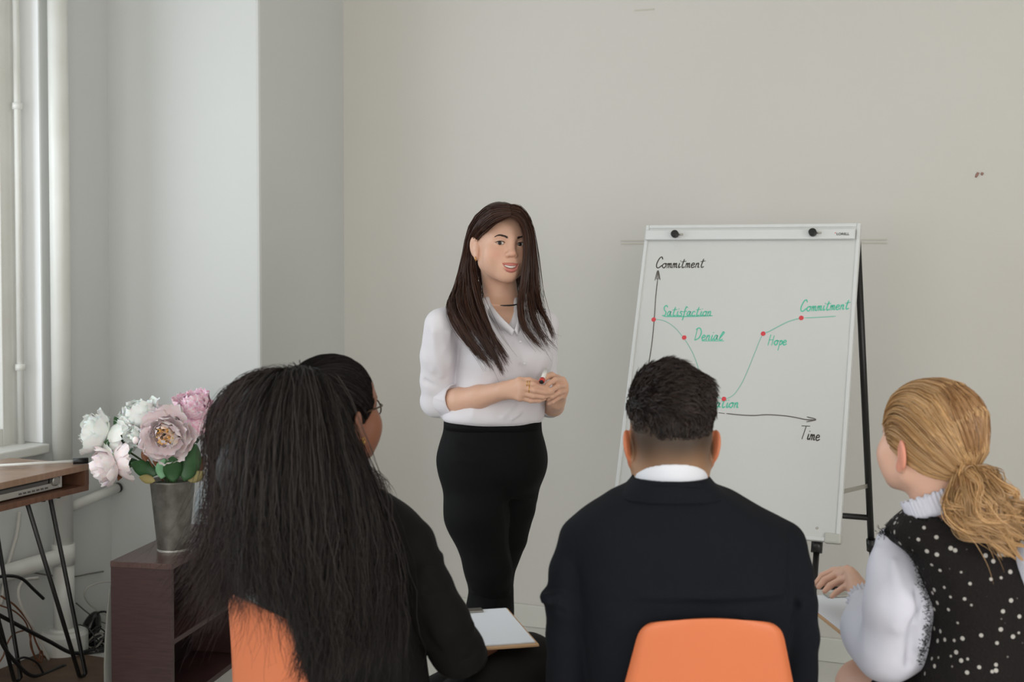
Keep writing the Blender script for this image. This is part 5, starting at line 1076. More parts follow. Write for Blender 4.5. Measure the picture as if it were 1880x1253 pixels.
# ------------------------------------------------------------------ orange shell chairs
ORANGE = material('orange_plastic', srgb(214, 119, 76), 0.45, spec=0.4)
def chair(loc, yaw, label, back_tilt=0.0):
    """shell chair; local y = the way the sitter faces"""
    o = empty('chair', [loc[0], loc[1], 0], label, 'chair', 'orange shell chairs')
    ca, sa = math.cos(yaw), math.sin(yaw); Rz = np.array([[ca, -sa, 0], [sa, ca, 0], [0, 0, 1]]); L = lambda p: np.array([loc[0], loc[1], 0]) + Rz @ np.asarray(p, float)
    prof = [(0.235, 0.425, 0.19), (0.225, 0.445, 0.205), (0.10, 0.448, 0.22), (-0.08, 0.440, 0.218), (-0.155, 0.448, 0.212), (-0.192, 0.49, 0.205), (-0.207, 0.56, 0.192), (-0.219, 0.64, 0.178), (-0.232, 0.73, 0.157), (-0.243, 0.80, 0.142), (-0.249, 0.838, 0.133), (-0.2505, 0.853, 0.123), (-0.251, 0.860, 0.108)]
    pr = spline(np.array(prof), 40); nu = 40; nv = 15; v = []
    for y, z, w in pr:
        for j in range(nv):
            s = j / (nv - 1) * 2 - 1; up = smoothstep(0.46, 0.6, z)
            v.append(L((w * s, y + up * 0.022 * (s * s - 0.3), z + (1 - up) * 0.018 * s * s - smoothstep(0.6, 0.86, z) * 0.016 * s * s)))
    sh_ = obj('shell', np.array(v), grid_faces(nu, nv), ORANGE, o); m = sh_.modifiers.new('s', 'SOLIDIFY'); m.thickness = 0.007; m.offset = 0
    for sx in (-1, 1):
        for fy, ty in ((0.19, 0.25), (-0.14, -0.22)): MB().tube([L((sx * 0.15, fy * 0.8, 0.432)), L((sx * 0.17, fy, 0.40)), L((sx * 0.215, ty, 0.006))], 0.0095, 10).build('leg', STEEL, o, smooth=True)
    MB().tube([L((-0.165, 0.02, 0.425)), L((0.165, 0.02, 0.425))], 0.009, 8).build('seat_bar', STEEL, o, smooth=True)
    return o
cm = W(1308, 1200, 0); chair((V(1312, 1160, 2.35)[0], 2.615), 0.0, 'orange plastic chair under the person in the navy suit')
# ------------------------------------------------------------------ seated woman on the left with the voluminous dark ponytail
D0 = 2.60
lw = empty('person', [*W(650, 1100)[:2], 0], 'seated person in black with a huge bushy dark ponytail, seen from behind', 'person')
lh = Head(W(615, 770, 0.0), rot(math.radians(143), math.radians(11), 0.0), 1.0, eye_y=0.0).pin(-0.077, 0.012, -0.012, W(657, 783, -0.055))
B = Field(); lh.add(B, 0.050, neck_to=W(632, 925, -0.01))
B.loft([rowpx(925, 590, 690, 0.06), rowpx(965, 535, 750, 0.075), rowpx(1060, 540, 745, 0.095), rowpx(1250, 545, 750, 0.10), rowpx(1400, 540, 760, 0.11)], k=0.03)
ARM = [W(752, 1006, -0.05), W(783, 1085, -0.06), W(812, 1140, -0.05), W(840, 1196, 0.0)]; LWR = V(865, 1205, 2.86)
B.chain(ARM, [0.04, 0.038, 0.036, 0.036], 0.02).cap(ARM[-1], LWR, 0.034, 0.026, 0.02)
d = unit(np.array([0.35, 1.0, 0.0])); x = unit(np.cross(d, [0, 0, 1])); 
for i in range(4):
    q = LWR + d * 0.075 + x * (-0.028 + 0.018 * i); B.cap(LWR, q, 0.020, 0.011, 0.01); B.chain([q, q + d * 0.035 - np.array([0, 0, .004]), q + d * 0.06 - np.array([0, 0, 0.01])], [0.009, 0.008, 0.006], 0.003)
B.chain([LWR + d * 0.015 - x * 0.025, LWR + d * 0.05 - x * 0.045, LWR + d * 0.075 - x * 0.05], [0.012, 0.010, 0.007], 0.006)
LARM = [W(505, 1010, 0.14), W(520, 1130, 0.2), W(560, 1240, 0.25)]
B.chain(LARM, [0.04, 0.037, 0.036], 0.02)
bv, bf = multi_mesh(B, 0.009, [(lh.o - [0.13, 0.14, 0.16], lh.o + [0.13, 0.14, 0.15], 0.0026)])
c = face_colors(bv, lh, np.array(srgb(122, 78, 58)[:3]), (100, 55, 48), (126, 76, 56))
obj('body', bv, bf, skin_material('skin_left'), lw, colors=c); eyes(lh, V(930, 500, 3.8), lw)
# blouse
K = Field()
K.loft([rowpx(893, 585, 682, 0.062, -0.005), rowpx(915, 570, 722, 0.076), rowpx(940, 530, 758, 0.095), rowpx(975, 508, 780, 0.115), rowpx(1050, 512, 776, 0.128), rowpx(1150, 520, 775, 0.130), rowpx(1253, 512, 790, 0.135), rowpx(1380, 505, 800, 0.15), rowpx(1430, 520, 790, 0.14)], k=0.03)
K.cap(W(680, 945, -0.02), W(752, 1000, -0.05), 0.048, 0.048, 0.03).chain(ARM, [0.0500, 0.0525, 0.0520, 0.0530], 0.012).cap(ARM[-1], LWR, 0.0530, 0.034, 0.02)
K.cap(W(580, 945, 0.05), W(508, 1005, 0.14), 0.045, 0.045, 0.03).chain(LARM, [0.048, 0.046, 0.045], 0.012)
def kf(pts, h, w): K.ridge([W(*q) for q in pts], h, w)
for pts, h, w in [([(790, 960, -0.08), (770, 1010, -0.11), (758, 1070, -0.12)], -0.006, 0.007), ([(812, 1020, -0.05), (790, 1040, -0.10), (765, 1050, -0.12)], 0.006, 0.010), ([(838, 1080, -0.06), (810, 1085, -0.10), (785, 1080, -0.11)], -0.006, 0.008), ([(730, 1060, -0.13), (760, 1130, -0.12), (800, 1200, -0.08)], -0.010, 0.010), ([(870, 1150, -0.05), (840, 1165, -0.06), (810, 1200, -0.05)], 0.006, 0.010), ([(885, 1190, -0.04), (850, 1210, -0.05)], -0.006, 0.008), ([(640, 1140, -0.13), (720, 1120, -0.13)], 0.005, 0.012), ([(650, 1180, -0.13), (740, 1170, -0.13)], -0.005, 0.012)]: kf(pts, h, w)
K.disp(lambda p: 0.003 * noise3(p * np.array([24, 24, 34]), 51), *K.bounds())
v_, f_ = K.mesh(0.0055); obj('blouse', v_, f_, material('black_blouse', srgb(9, 7, 7), 0.85, spec=0.2, bump=(200, 0.1, 0.002)), lw)
hips = [W(690, 1425, 0.0), W(600, 1425, 0.12)]; kn = [V(968, 1222, 3.0), V(880, 1255, 3.2)]; ft = [np.array([0.10, 3.05, 0.08]), np.array([-0.03, 3.3, 0.08])]
seated_legs(lw, hips, kn, ft, 0.085, 0.070, material('black_trousers', srgb(14, 11, 11), 0.85, spec=0.3)); shoes(lw, ft, (0.5, 1, 0), MATS['black_leather'])
# glasses: temple and rim
GOLDF = material('dark_gilt', srgb(70, 52, 38), 0.35, metal=0.7)
gl = MB().tube(spline([lh.P(-0.073, 0.01, 0.004), lh.P(-0.072, -0.03, 0.006), lh.P(-0.068, -0.07, 0.004), lh.P(-0.050, -0.087, 0.002)], 16), 0.0018, 6); gl.tube(spline([lh.P(0.073, 0.01, 0.004), lh.P(0.072, -0.03, 0.006), lh.P(0.068, -0.07, 0.004), lh.P(0.050, -0.087, 0.002)], 16), 0.0018, 6)
for q in (-1, 1): a_ = np.linspace(0, 2 * math.pi, 25); gl.tube([lh.P(q * 0.030 + 0.019 * math.cos(t), -0.099 + 0.012 * abs(q * 0.030 + 0.019 * math.cos(t)) / 0.05, -0.006 + 0.017 * math.sin(t)) for t in a_], 0.0015, 6, caps=False)
gl.tube([lh.P(-0.011, -0.098, 0.0), lh.P(0, -0.101, 0.002), lh.P(0.011, -0.098, 0.0)], 0.0014, 6)
gl.build('glasses', GOLDF, lw, smooth=True)
MB().tube([lh.P(-0.079, 0.004, -0.044) + 0.005 * np.array([0.3 * math.cos(t), math.cos(t), 1.2 * math.sin(t)]) for t in np.linspace(0, 6.283, 15)], 0.0014, 6, caps=False).build('earring', GOLD, lw, smooth=True)
# hair: smooth on the skull, then the ponytail
def scalp(head, starts, end, n, off=0.008, k=9, seed=1, rad=(0.0735, 0.098, 0.088), cen=(0, 0.012, 0.030), jit=0.0012, lift=0.9):
    """strands over the skull from a row of hairline points to one gathering point (head-local)"""
    r = np.random.default_rng(seed); S = spline(np.array(starts, float), 200)[r.integers(0, 200, n)] + r.normal(size=(n, 3)) * 0.003; rad = np.array(rad); cen = np.array(cen)
    a = (S - cen) / rad; a /= np.linalg.norm(a, axis=1, keepdims=True); b = (np.array(end) - cen) / rad; b = b / np.linalg.norm(b); om = np.arccos(np.clip(a @ b, -0.999, 0.999))[:, None]; t = np.linspace(0, 1, k)
    upw = (lift * smoothstep(-0.03, 0.05, S[:, 2]))[:, None]; m = a * 0.45 + b * 0.35 + np.array([[0, 0, 1.0]]) * upw + np.array([[1.0, 0, 0]]) * np.sign(S[:, :1]) * 0.25 * np.minimum(np.abs(S[:, :1]) / 0.03, 1); m /= np.linalg.norm(m, axis=1, keepdims=True)
    P = np.stack([(1 - u) ** 2 * a + 2 * u * (1 - u) * m * 1.3 + u * u * b for u in t], 1); P /= np.linalg.norm(P, axis=-1, keepdims=True)
    o = off * (0.5 + 0.5 * r.random((n, 1, 1))) + 0.008 * np.maximum(0, t - 0.8)[None, :, None] / 0.2
    Q = cen + P * (rad + o) + r.normal(size=(n, 1, 3)) * jit
    return head.o + (Q * head.k) @ head.R.T
HL_ = [(-0.070, -0.012, -0.02), (-0.066, -0.055, 0.005), (-0.056, -0.078, 0.035), (-0.035, -0.088, 0.062), (0.0, -0.090, 0.070), (0.035, -0.083, 0.066), (0.060, -0.068, 0.035), (0.070, -0.02, -0.01), (0.06, 0.06, -0.045), (0.0, 0.10, -0.05), (-0.06, 0.06, -0.045), (-0.072, 0.01, -0.03)]
PT = tuple(lh.local(V(555, 705, 2.52)))
cap_ = Field().ell(lh.P(0, 0.010, 0.031), (0.0785, 0.1075, 0.0925), lh.R, 0.0).plane(lh.P(0, -0.093, 0.050), lh.R @ np.array([0, -0.80, -0.60]), lh.o - 0.3, lh.o + 0.3, 0.006).plane(lh.P(0, 0, -0.05), lh.R @ np.array([0, 0, -1.0]), lh.o - 0.3, lh.o + 0.3, 0.006).disp(lambda p: 0.0008 * noise3(p * 140, 3), lh.o - 0.2, lh.o + 0.2)
v_, f_ = cap_.mesh(0.0035)
KH = srgb(29, 25, 24); KH2 = srgb(46, 41, 39)
hp = [(v_, f_)]; hcs = [np.tile(np.array(srgb(24, 20, 19)[:3]), (len(v_), 1))]
capfl = Field().ell(lh.P(0, 0.010, 0.031), (0.0785, 0.1075, 0.0925), lh.R, 0.0); P_ = conform(scalp(lh, HL_, PT, 1500, 0.0075), capfl, lh.P(0, 0.012, 0.02), 0.0018); vv, ff = strands(P_, 0.0009, 0.8); hp.append((vv, ff)); hcs.append(strand_colors(1500, 9, 2, KH, 0.3, 1))
G = [[(548, 708, 2.53), (505, 700, 2.49), (452, 715, 2.47), (415, 762, 2.46), (413, 820, 2.47), (434, 885, 2.48), (428, 980, 2.48), (398, 1065, 2.48), (360, 1125, 2.48)],
     [(548, 706, 2.51), (508, 697, 2.45), (456, 712, 2.44), (424, 768, 2.43), (426, 845, 2.44), (440, 930, 2.45), (428, 1020, 2.45), (412, 1080, 2.42), (396, 1125, 2.40)],
     [(550, 706, 2.49), (518, 694, 2.43), (482, 722, 2.38), (455, 790, 2.35), (448, 880, 2.33), (446, 950, 2.31), (447, 990, 2.29), (450, 1025, 2.28), (457, 1060, 2.27)],
     [(552, 705, 2.48), (534, 693, 2.42), (517, 732, 2.36), (502, 815, 2.32), (498, 930, 2.29), (500, 1000, 2.27), (505, 1050, 2.25), (513, 1100, 2.24), (524, 1145, 2.24)],
     [(553, 705, 2.48), (552, 694, 2.42), (560, 740, 2.37), (566, 835, 2.33), (570, 950, 2.30), (575, 1050, 2.28), (580, 1120, 2.27), (585, 1180, 2.26), (590, 1228, 2.26)],
     [(556, 706, 2.49), (576, 700, 2.44), (598, 752, 2.41), (616, 832, 2.38), (640, 935, 2.36), (642, 1040, 2.35), (636, 1130, 2.34), (625, 1200, 2.33), (612, 1250, 2.32)],
     [(558, 707, 2.51), (590, 706, 2.48), (618, 765, 2.47), (640, 838, 2.46), (668, 925, 2.45), (690, 1010, 2.43), (685, 1090, 2.41), (668, 1165, 2.40), (645, 1225, 2.38)]]
GW = [[V(*q) for q in g] for g in G]
core = Field().chain([V(545, 722, 2.46), V(510, 765, 2.44), V(500, 860, 2.42), V(515, 980, 2.40), V(575, 1050, 2.37), V(605, 1130, 2.36)], [0.042, 0.062, 0.085, 0.080, 0.052, 0.04], 0.05).chain([V(565, 728, 2.48), V(588, 800, 2.46), V(615, 900, 2.45), V(640, 1010, 2.44), V(635, 1120, 2.42)], [0.04, 0.05, 0.055, 0.05, 0.04], 0.04).chain([V(505, 735, 2.49), V(445, 785, 2.5), V(440, 860, 2.5), V(440, 960, 2.5)], [0.042, 0.036, 0.03, 0.018], 0.03)
core.disp(lambda p: 0.010 * noise3(p * np.array([50, 50, 14]), 61) + 0.004 * noise3(p * np.array([130, 130, 30]), 62), *core.bounds())
v_, f_ = core.mesh(0.008); hp.append((v_, f_)); hcs.append(np.tile(np.array(srgb(26, 22, 21)[:3]), (len(v_), 1)))
KB = srgb(46, 36, 35)
for gs, n, jit, wav, tip, rad_, seed, sh_, col, cl in ((GW[2:], 8200, 0.011, 0.0085, 0.016, 0.00062, 4, 0.30, KH, 22), (GW[2:], 2200, 0.018, 0.009, 0.028, 0.0005, 5, 0.35, KH2, 0), (GW[:2], 3200, 0.011, 0.010, 0.030, 0.0005, 10, 0.35, KB, 9), (GW[:3], 900, 0.014, 0.012, 0.035, 0.00045, 11, 0.35, KB, 0), (GW, 1300, 0.018, 0.014, 0.040, 0.0004, 6, 0.30, KH2, 0)):
    P_ = sheet(gs, n, 18, jit, wav, 8.0, seed, tip, sh_, clump=cl, conv=0.5, cjit=0.040); vv, ff = strands(P_, rad_); hp.append((vv, ff))
    cc_ = strand_colors(n, 18, 2, col, 0.40, seed); lum = np.repeat(0.75 + 0.55 * (0.5 + 0.5 * noise3(P_[:, 9] * np.array([70, 70, 4.0]), 77)), 36)[:, None]; hcs.append(cc_ * lum)
# second, higher layer behind, and a tuft that shows beyond the cheek
G2 = [[V(x_, y_, D_ + 0.07) for x_, y_, D_ in g] for g in G]; P_ = sheet(G2, 1500, 14, 0.016, 0.006, 5.0, 7, 0.02, 0.25); vv, ff = strands(P_, 0.0008); hp.append((vv, ff)); hcs.append(strand_colors(1500, 14, 2, KH, 0.3, 7))
G3 = [[V(620, 800, 2.58), V(655, 862, 2.58), V(690, 885, 2.58), V(698, 925, 2.57)], [V(640, 810, 2.6), V(682, 868, 2.6), V(706, 895, 2.6), V(712, 925, 2.6)]]; P_ = sheet(G3, 120, 8, 0.008, 0.004, 4, 8, 0.01, 0.2); vv, ff = strands(P_, 0.0005); hp.append((vv, ff)); hcs.append(strand_colors(120, 8, 2, srgb(90, 84, 82), 0.3, 8))
vv, ff = join(hp); obj('hair', vv, ff, material('bushy_dark_hair', (0.01, 0.01, 0.01, 1), 0.6, attr='Col', spec=0.16), lw, colors=np.concatenate(hcs))
cq = V(478, 1140, 2.51); ch_ang = -math.radians(52)
chair((cq[0] + 0.235 * math.sin(math.radians(52)), cq[1] + 0.235 * math.cos(math.radians(52))), ch_ang, 'orange plastic chair behind the bushy dark ponytail')
# her clipboard
def clipboard(corner, along, across, L, Wd, label, z_up=(0, 0, 1), clip=True, pen=False):
    al = unit(along); n = unit(np.cross(al, across)); n = n if n[2] > 0 else -n; ac = unit(np.cross(n, al)); ac = ac if ac @ np.asarray(across) > 0 else -ac
    cb_ = empty('clipboard', corner + al * L / 2 + ac * Wd / 2, label, 'clipboard', 'clipboards on laps')
    MB().box(corner, al * L, ac * Wd, n * 0.005).build('backing_board', material('hardboard', srgb(196, 158, 118), 0.6), cb_, bevel=0.001)
    MB().box(corner + al * 0.012 + ac * 0.006 + n * 0.0052, al * (L - 0.02), ac * (Wd - 0.012), n * 0.003).build('paper', material('paper', srgb(226, 230, 238), 0.7), cb_)
    MB().box(corner + al * (L - 0.035) + ac * (Wd / 2 - 0.05) + n * 0.0085, al * 0.03, ac * 0.10, n * 0.004).build('clip_plate', STEEL, cb_, bevel=0.001)
    MB().box(corner + al * (L - 0.036) + ac * (Wd / 2 + 0.012) + n * 0.0125, al * 0.02, ac * 0.022, n * 0.008).build('clip_lever', BLACKM, cb_, bevel=0.002)
    return cb_
zc = 0.652; nr = on_z(990, 1188, zc); fr_ = on_z(932, 1121, zc); al = unit(fr_ - nr); ac = np.array([-al[1], al[0], 0])
clipboard(nr + ac * 0.0, al, ac, np.linalg.norm(fr_ - nr), 0.235, 'clipboard with blank white sheet resting on a black knee')
# ------------------------------------------------------------------ seated blonde woman on the right
D0 = 2.60
rw = empty('person', [*W(1760, 1100)[:2], 0], 'seated person with blonde low ponytail, white sleeves and speckled black vest', 'person')
rh = Head(W(1698, 824, 0.0), rot(math.radians(-154), math.radians(11), math.radians(0)), 1.03, eye_y=0.0).pin(0.077, 0.012, -0.012, W(1656, 836, -0.06))
B = Field(); rh.add(B, 0.047, neck_to=W(1722, 945, -0.03))
B.loft([rowpx(940, 1685, 1790, 0.06, -0.02), rowpx(990, 1670, 1880, 0.08), rowpx(1060, 1710, 1890, 0.09), rowpx(1200, 1725, 1890, 0.095), rowpx(1400, 1700, 1900, 0.12)], k=0.03)
SH = W(1655, 1010, 0.06); EL = W(1652, 1188, 0.05); WR = W(1584, 1100, 0.26)
B.chain([SH, W(1655, 1100, 0.04), EL], [0.04, 0.037, 0.035], 0.02).cap(EL, WR, 0.034, 0.025, 0.015)
SH2 = W(1910, 1000, -0.12); B.chain([SH2, W(1925, 1180, -0.05), W(1850, 1290, 0.15)], [0.04, 0.036, 0.03], 0.02)
HB = [[(1556, 1047, 0.335), (1530, 1049, 0.365), (1510, 1058, 0.375), (1498, 1072, 0.37)], [(1562, 1052, 0.315), (1535, 1056, 0.345), (1514, 1066, 0.355), (1503, 1078, 0.35)], [(1567, 1060, 0.30), (1543, 1066, 0.325), (1524, 1076, 0.335), (1514, 1086, 0.33)], [(1572, 1070, 0.285), (1551, 1078, 0.305), (1536, 1088, 0.31), (1527, 1096, 0.305)]]
hand(B, WR, HB, [(1562, 1062, 0.35), (1540, 1068, 0.39), (1518, 1074, 0.405), (1506, 1078, 0.40)], rw=0.023, scale=1.08)
B.chain([W(1790, 1440, 0.02), W(1690, 1330, 0.2), V(1585, 1262, 2.98)], [0.085, 0.078, 0.060], 0.03).cap(V(1585, 1262, 2.98), np.array([0.84, 3.05, 0.08]), 0.058, 0.040, 0.02)
B.chain([W(1850, 1440, -0.05), V(1660, 1330, 3.05)], [0.085, 0.060], 0.03).cap(V(1660, 1330, 3.05), np.array([0.97, 3.10, 0.08]), 0.058, 0.040, 0.02)
hlo = np.minimum(W(1600, 1125, 0.2), W(1480, 1030, 0.45)) - 0.01; hhi = np.maximum(W(1600, 1125, 0.2), W(1480, 1030, 0.45)) + 0.01
bv, bf = multi_mesh(B, 0.008, [(rh.o - [0.14, 0.14, 0.16], rh.o + [0.14, 0.14, 0.16], 0.0026), (np.minimum(hlo, hhi), np.maximum(hlo, hhi), 0.0026)])
c = face_colors(bv, rh, np.array(srgb(220, 176, 154)[:3])); q = rh.local(bv)
ear = smoothstep(0.072, 0.078, np.abs(q[:, 0])) * (np.abs(q[:, 2] + 0.012) < 0.045); c = c * (1 - 0.45 * ear[:, None]) + np.array(srgb(224, 112, 88)[:3]) * 0.45 * ear[:, None]
obj('body', bv, bf, skin_material('skin_right'), rw, colors=c); eyes(rh, V(930, 500, 3.8), rw)
# white blouse: the sleeve, a cuff frill and a frilled collar
SL = Field().chain([W(1640, 1000, 0.05), W(1645, 1050, 0.03), W(1650, 1110, 0.0), W(1648, 1180, 0.02)], [0.034, 0.052, 0.066, 0.062], 0.02).chain([W(1648, 1180, 0.02), W(1612, 1150, 0.14), W(1584, 1110, 0.235)], [0.064, 0.060, 0.030], 0.02).ell(W(1622, 1205, 0.05), (0.055, 0.08, 0.048), k=0.03).ell(W(1588, 1165, 0.13), (0.045, 0.07, 0.05), k=0.03)
for pts, h, w in [([(1590, 1100, 0.15), (1620, 1120, 0.04), (1640, 1150, -0.03)], 0.008, 0.012), ([(1575, 1115, 0.2), (1565, 1160, 0.12), (1590, 1210, 0.04)], 0.006, 0.010), ([(1612, 1075, 0.02), (1625, 1120, -0.02), (1610, 1160, 0.0)], -0.007, 0.012), ([(1685, 1090, -0.05), (1675, 1150, -0.06), (1668, 1220, -0.04)], -0.009, 0.008), ([(1700, 1120, -0.04), (1690, 1190, -0.05)], 0.007, 0.010), ([(1640, 1030, -0.02), (1650, 1090, -0.05), (1645, 1150, -0.05)], 0.005, 0.012), ([(1610, 1010, 0.03), (1612, 1045, 0.02)], 0.005, 0.008), ([(1600, 1200, 0.0), (1640, 1215, -0.03)], 0.006, 0.010)]: SL.ridge([W(*p_) for p_ in pts], h * 1.5, w)
SL.disp(lambda p: 0.0045 * noise3(p * np.array([38, 38, 22]), 71) + 0.0015 * noise3(p * 90, 72), *SL.bounds())
SL.loft([rowpx(960, 1690, 1800, 0.06, -0.02), rowpx(1000, 1700, 1870, 0.08), rowpx(1100, 1722, 1885, 0.09)], k=0.02)
SL.chain([SH2, W(1930, 1180, -0.05), W(1860, 1280, 0.13)], [0.05, 0.065, 0.04], 0.03)
v_, f_ = SL.mesh(0.005); BW_ = material('sheer_white_cotton', srgb(206, 206, 218), 0.75); bl = obj('blouse', v_, f_, BW_, rw)
def frill(cen, axis, r, h, amp, waves, name, parent, mat, flare=1.15, tilt=None):
    ax = unit(axis); u = unit(np.cross(ax, [0, 0, 1] if abs(ax[2]) < 0.9 else [0, 1, 0])); w = np.cross(ax, u); v = []; n = 180
    for i in range(5):
        t = i / 4
        for j in range(n):
            a = 2 * math.pi * j / n; rr = r * (1 + (flare - 1) * t) + amp * t * math.sin(waves * a + 0.7 * math.sin(3 * a)); hh = h * t * (1 + 0.05 * math.sin(waves * 0.5 * a))
            v.append(cen + ax * hh + rr * (math.cos(a) * u + math.sin(a) * w))
    o = obj(name, np.array(v), grid_faces(5, n, True), mat, parent); m = o.modifiers.new('s', 'SOLIDIFY'); m.thickness = 0.0015; return o
fd_ = unit(WR - EL); frill(WR - fd_ * 0.02, fd_, 0.031, 0.022, 0.003, 22, 'cuff_frill', bl, BW_)
frill(W(1722, 946, -0.040), unit(np.array([-0.34, 0.28, 1.0])), 0.0575, 0.044, 0.0020, 44, 'collar_frill', bl, BW_, 1.0)
# speckled vest with frayed edges
VEST = material('speckled_tweed', srgb(20, 16, 15), 0.9, spec=0.3, bump=(160, 0.6, 0.006))
nt = VEST.node_tree; N = nt.nodes; Lk = nt.links; vo = N.new('ShaderNodeTexVoronoi'); vo.inputs['Scale'].default_value = 50; vo.inputs['Randomness'].default_value = 1.0
tcn = N.new('ShaderNodeTexCoord'); Lk.new(tcn.outputs['Object'], vo.inputs['Vector']); ra_ = N.new('ShaderNodeValToRGB'); ra_.color_ramp.elements[0].position = 0.185; ra_.color_ramp.elements[0].color = (0.44, 0.42, 0.39, 1); ra_.color_ramp.elements[1].position = 0.235; ra_.color_ramp.elements[1].color = srgb(20, 16, 15)
Lk.new(vo.outputs['Distance'], ra_.inputs[0]); Lk.new(ra_.outputs[0], N['Principled BSDF'].inputs['Base Color'])
Vt = Field().loft([rowpx(925, 1690, 1772, 0.058, -0.04), rowpx(945, 1662, 1815, 0.080, -0.03), rowpx(968, 1636, 1865, 0.10, -0.01), rowpx(990, 1640, 1900, 0.115, 0.0), rowpx(1030, 1676, 1915, 0.125), rowpx(1090, 1694, 1922, 0.13), rowpx(1150, 1704, 1920, 0.13), rowpx(1210, 1690, 1925, 0.135), rowpx(1280, 1685, 1925, 0.14), rowpx(1390, 1680, 1930, 0.15), rowpx(1432, 1690, 1920, 0.14)], k=0.02, power=2.6)
Vt.cap(W(1700, 950, -0.01), W(1638, 985, 0.045), 0.030, 0.018, 0.02).cap(W(1800, 945, -0.06), W(1900, 985, -0.12), 0.04, 0.04, 0.03)
Vt.chain([W(1760, 1330, 0.0), W(1660, 1292, 0.12), V(1625, 1290, 2.85)], [0.10, 0.062, 0.05], 0.05)
Vt.cap(W(1722, 860, -0.03), W(1722, 945, -0.045), 0.058, 0.0575, 0.004, 'sub'); Vt.disp(lambda p: 0.003 * noise3(p * 22, 81) + 0.0012 * noise3(p * 120, 82), *Vt.bounds())
v_, f_ = Vt.mesh(0.0055); vest = obj('vest', v_, f_, VEST, rw)
edge = [W(1618, 980, 0.04), W(1640, 978, -0.02), W(1662, 992, -0.05), W(1682, 1030, -0.075), W(1697, 1080, -0.08), W(1706, 1130, -0.08), W(1700, 1180, -0.08), W(1690, 1215, -0.07)]
E_ = spline(edge, 400); r_ = np.random.default_rng(14); n = 800; i = r_.integers(0, 400, n); p0 = E_[i] + r_.normal(size=(n, 3)) * 0.004; d = r_.normal(size=(n, 3)) + np.array([-0.9, -0.5, 0.1]); d /= np.linalg.norm(d, axis=1, keepdims=True); L = 0.003 + 0.005 * r_.random((n, 1)); mid = p0 + d * L * 0.5 + r_.normal(size=(n, 3)) * 0.002
i2 = r_.integers(0, 60, 60); p2 = W(1636, 977, 0.03) + r_.normal(size=(60, 3)) * np.array([0.009, 0.008, 0.006]); d2 = unit(np.array([-0.5, -0.2, 0.9])) + r_.normal(size=(60, 3)) * 0.5
paths = np.concatenate([np.stack([p0, mid, p0 + d * L], 1), np.stack([p2, p2 + d2 * 0.004, p2 + d2 * 0.008 + r_.normal(size=(60, 3)) * 0.002], 1)]); vv, ff = strands(paths, 0.0007); tag(obj('frayed_trim', vv, ff, CLOTHK, vest), kind='stuff')
# hair
capfull = Field().ell(rh.P(0, 0.010, 0.031), np.array((0.0785, 0.1080, 0.0945)) * rh.k, rh.R, 0.0).ell(rh.P(0, 0.035, 0.075), np.array((0.055, 0.062, 0.048)) * rh.k, rh.R, 0.03)
cap_ = Field().ell(rh.P(0, 0.010, 0.031), np.array((0.0785, 0.1080, 0.0945)) * rh.k, rh.R, 0.0).plane(rh.P(0, -0.084, 0.050), rh.R @ np.array([0, -0.92, -0.40]), rh.o - 0.3, rh.o + 0.3, 0.006).plane(rh.P(0, 0.04, -0.060), rh.R @ unit(np.array([0, -0.35, -1.0])), rh.o - 0.3, rh.o + 0.3, 0.008).disp(lambda p: 0.001 * noise3(p * 140, 3), rh.o - 0.2, rh.o + 0.2)
cap_.ell(rh.P(0, 0.035, 0.075), np.array((0.055, 0.062, 0.048)) * rh.k, rh.R, 0.03)
v_, f_ = cap_.mesh(0.0035); BLD = srgb(148, 110, 72); BLL = srgb(180, 142, 98)
hp = [(v_, f_)]; hcs = [np.tile(np.array(srgb(152, 113, 74)[:3]), (len(v_), 1))]
HLb = [(0.071, -0.005, -0.02), (0.066, -0.055, 0.0), (0.058, -0.078, 0.025), (0.036, -0.090, 0.052), (0.0, -0.094, 0.064), (-0.036, -0.083, 0.064), (-0.062, -0.066, 0.035), (-0.071, -0.02, -0.02), (-0.065, 0.05, -0.055), (0.0, 0.095, -0.065), (0.065, 0.05, -0.058), (0.072, 0.02, -0.03)]
PTb = tuple(rh.local(W(1768, 860, -0.080)))
for seed, off, n in ((1, 0.010, 3200), (2, 0.014, 1500)):
    P_ = scalp(rh, HLb, PTb, n, off, k=12, seed=seed, rad=(0.0735, 0.1, 0.090)); P_ = conform(P_, capfull, rh.P(0, 0.012, 0.02), 0.0005 if seed == 1 else 0.003) + np.random.default_rng(seed).normal(size=(n, 1, 3)) * 0.0012; 
    vv, ff = strands(P_, 0.00075, 0.8); hp.append((vv, ff)); hcs.append(strand_colors(n, 12, 2, BLD if seed == 1 else BLL, 0.15, seed))
pb = W(1768, 861, -0.105)
Gp = [[(1758, 868, -0.105), (1748, 900, -0.10), (1742, 925, -0.12), (1760, 955, -0.13), (1795, 975, -0.14), (1830, 995, -0.14), (1858, 1018, -0.14)],
      [(1760, 864, -0.105), (1765, 895, -0.12), (1765, 930, -0.15), (1788, 955, -0.16), (1822, 970, -0.16), (1850, 995, -0.16), (1862, 1022, -0.15)],
      [(1764, 860, -0.105), (1785, 880, -0.13), (1795, 920, -0.16), (1810, 945, -0.17), (1838, 960, -0.17), (1858, 985, -0.16), (1872, 1010, -0.15)],
      [(1768, 858, -0.105), (1800, 872, -0.12), (1822, 905, -0.15), (1838, 935, -0.16), (1856, 955, -0.16), (1872, 975, -0.15), (1888, 990, -0.15)],
      [(1770, 857, -0.10), (1806, 870, -0.10), (1838, 902, -0.12), (1856, 930, -0.13), (1868, 945, -0.14), (1882, 955, -0.14), (1898, 962, -0.14)]]
GpW = [[W(*q) for q in g] for g in Gp]
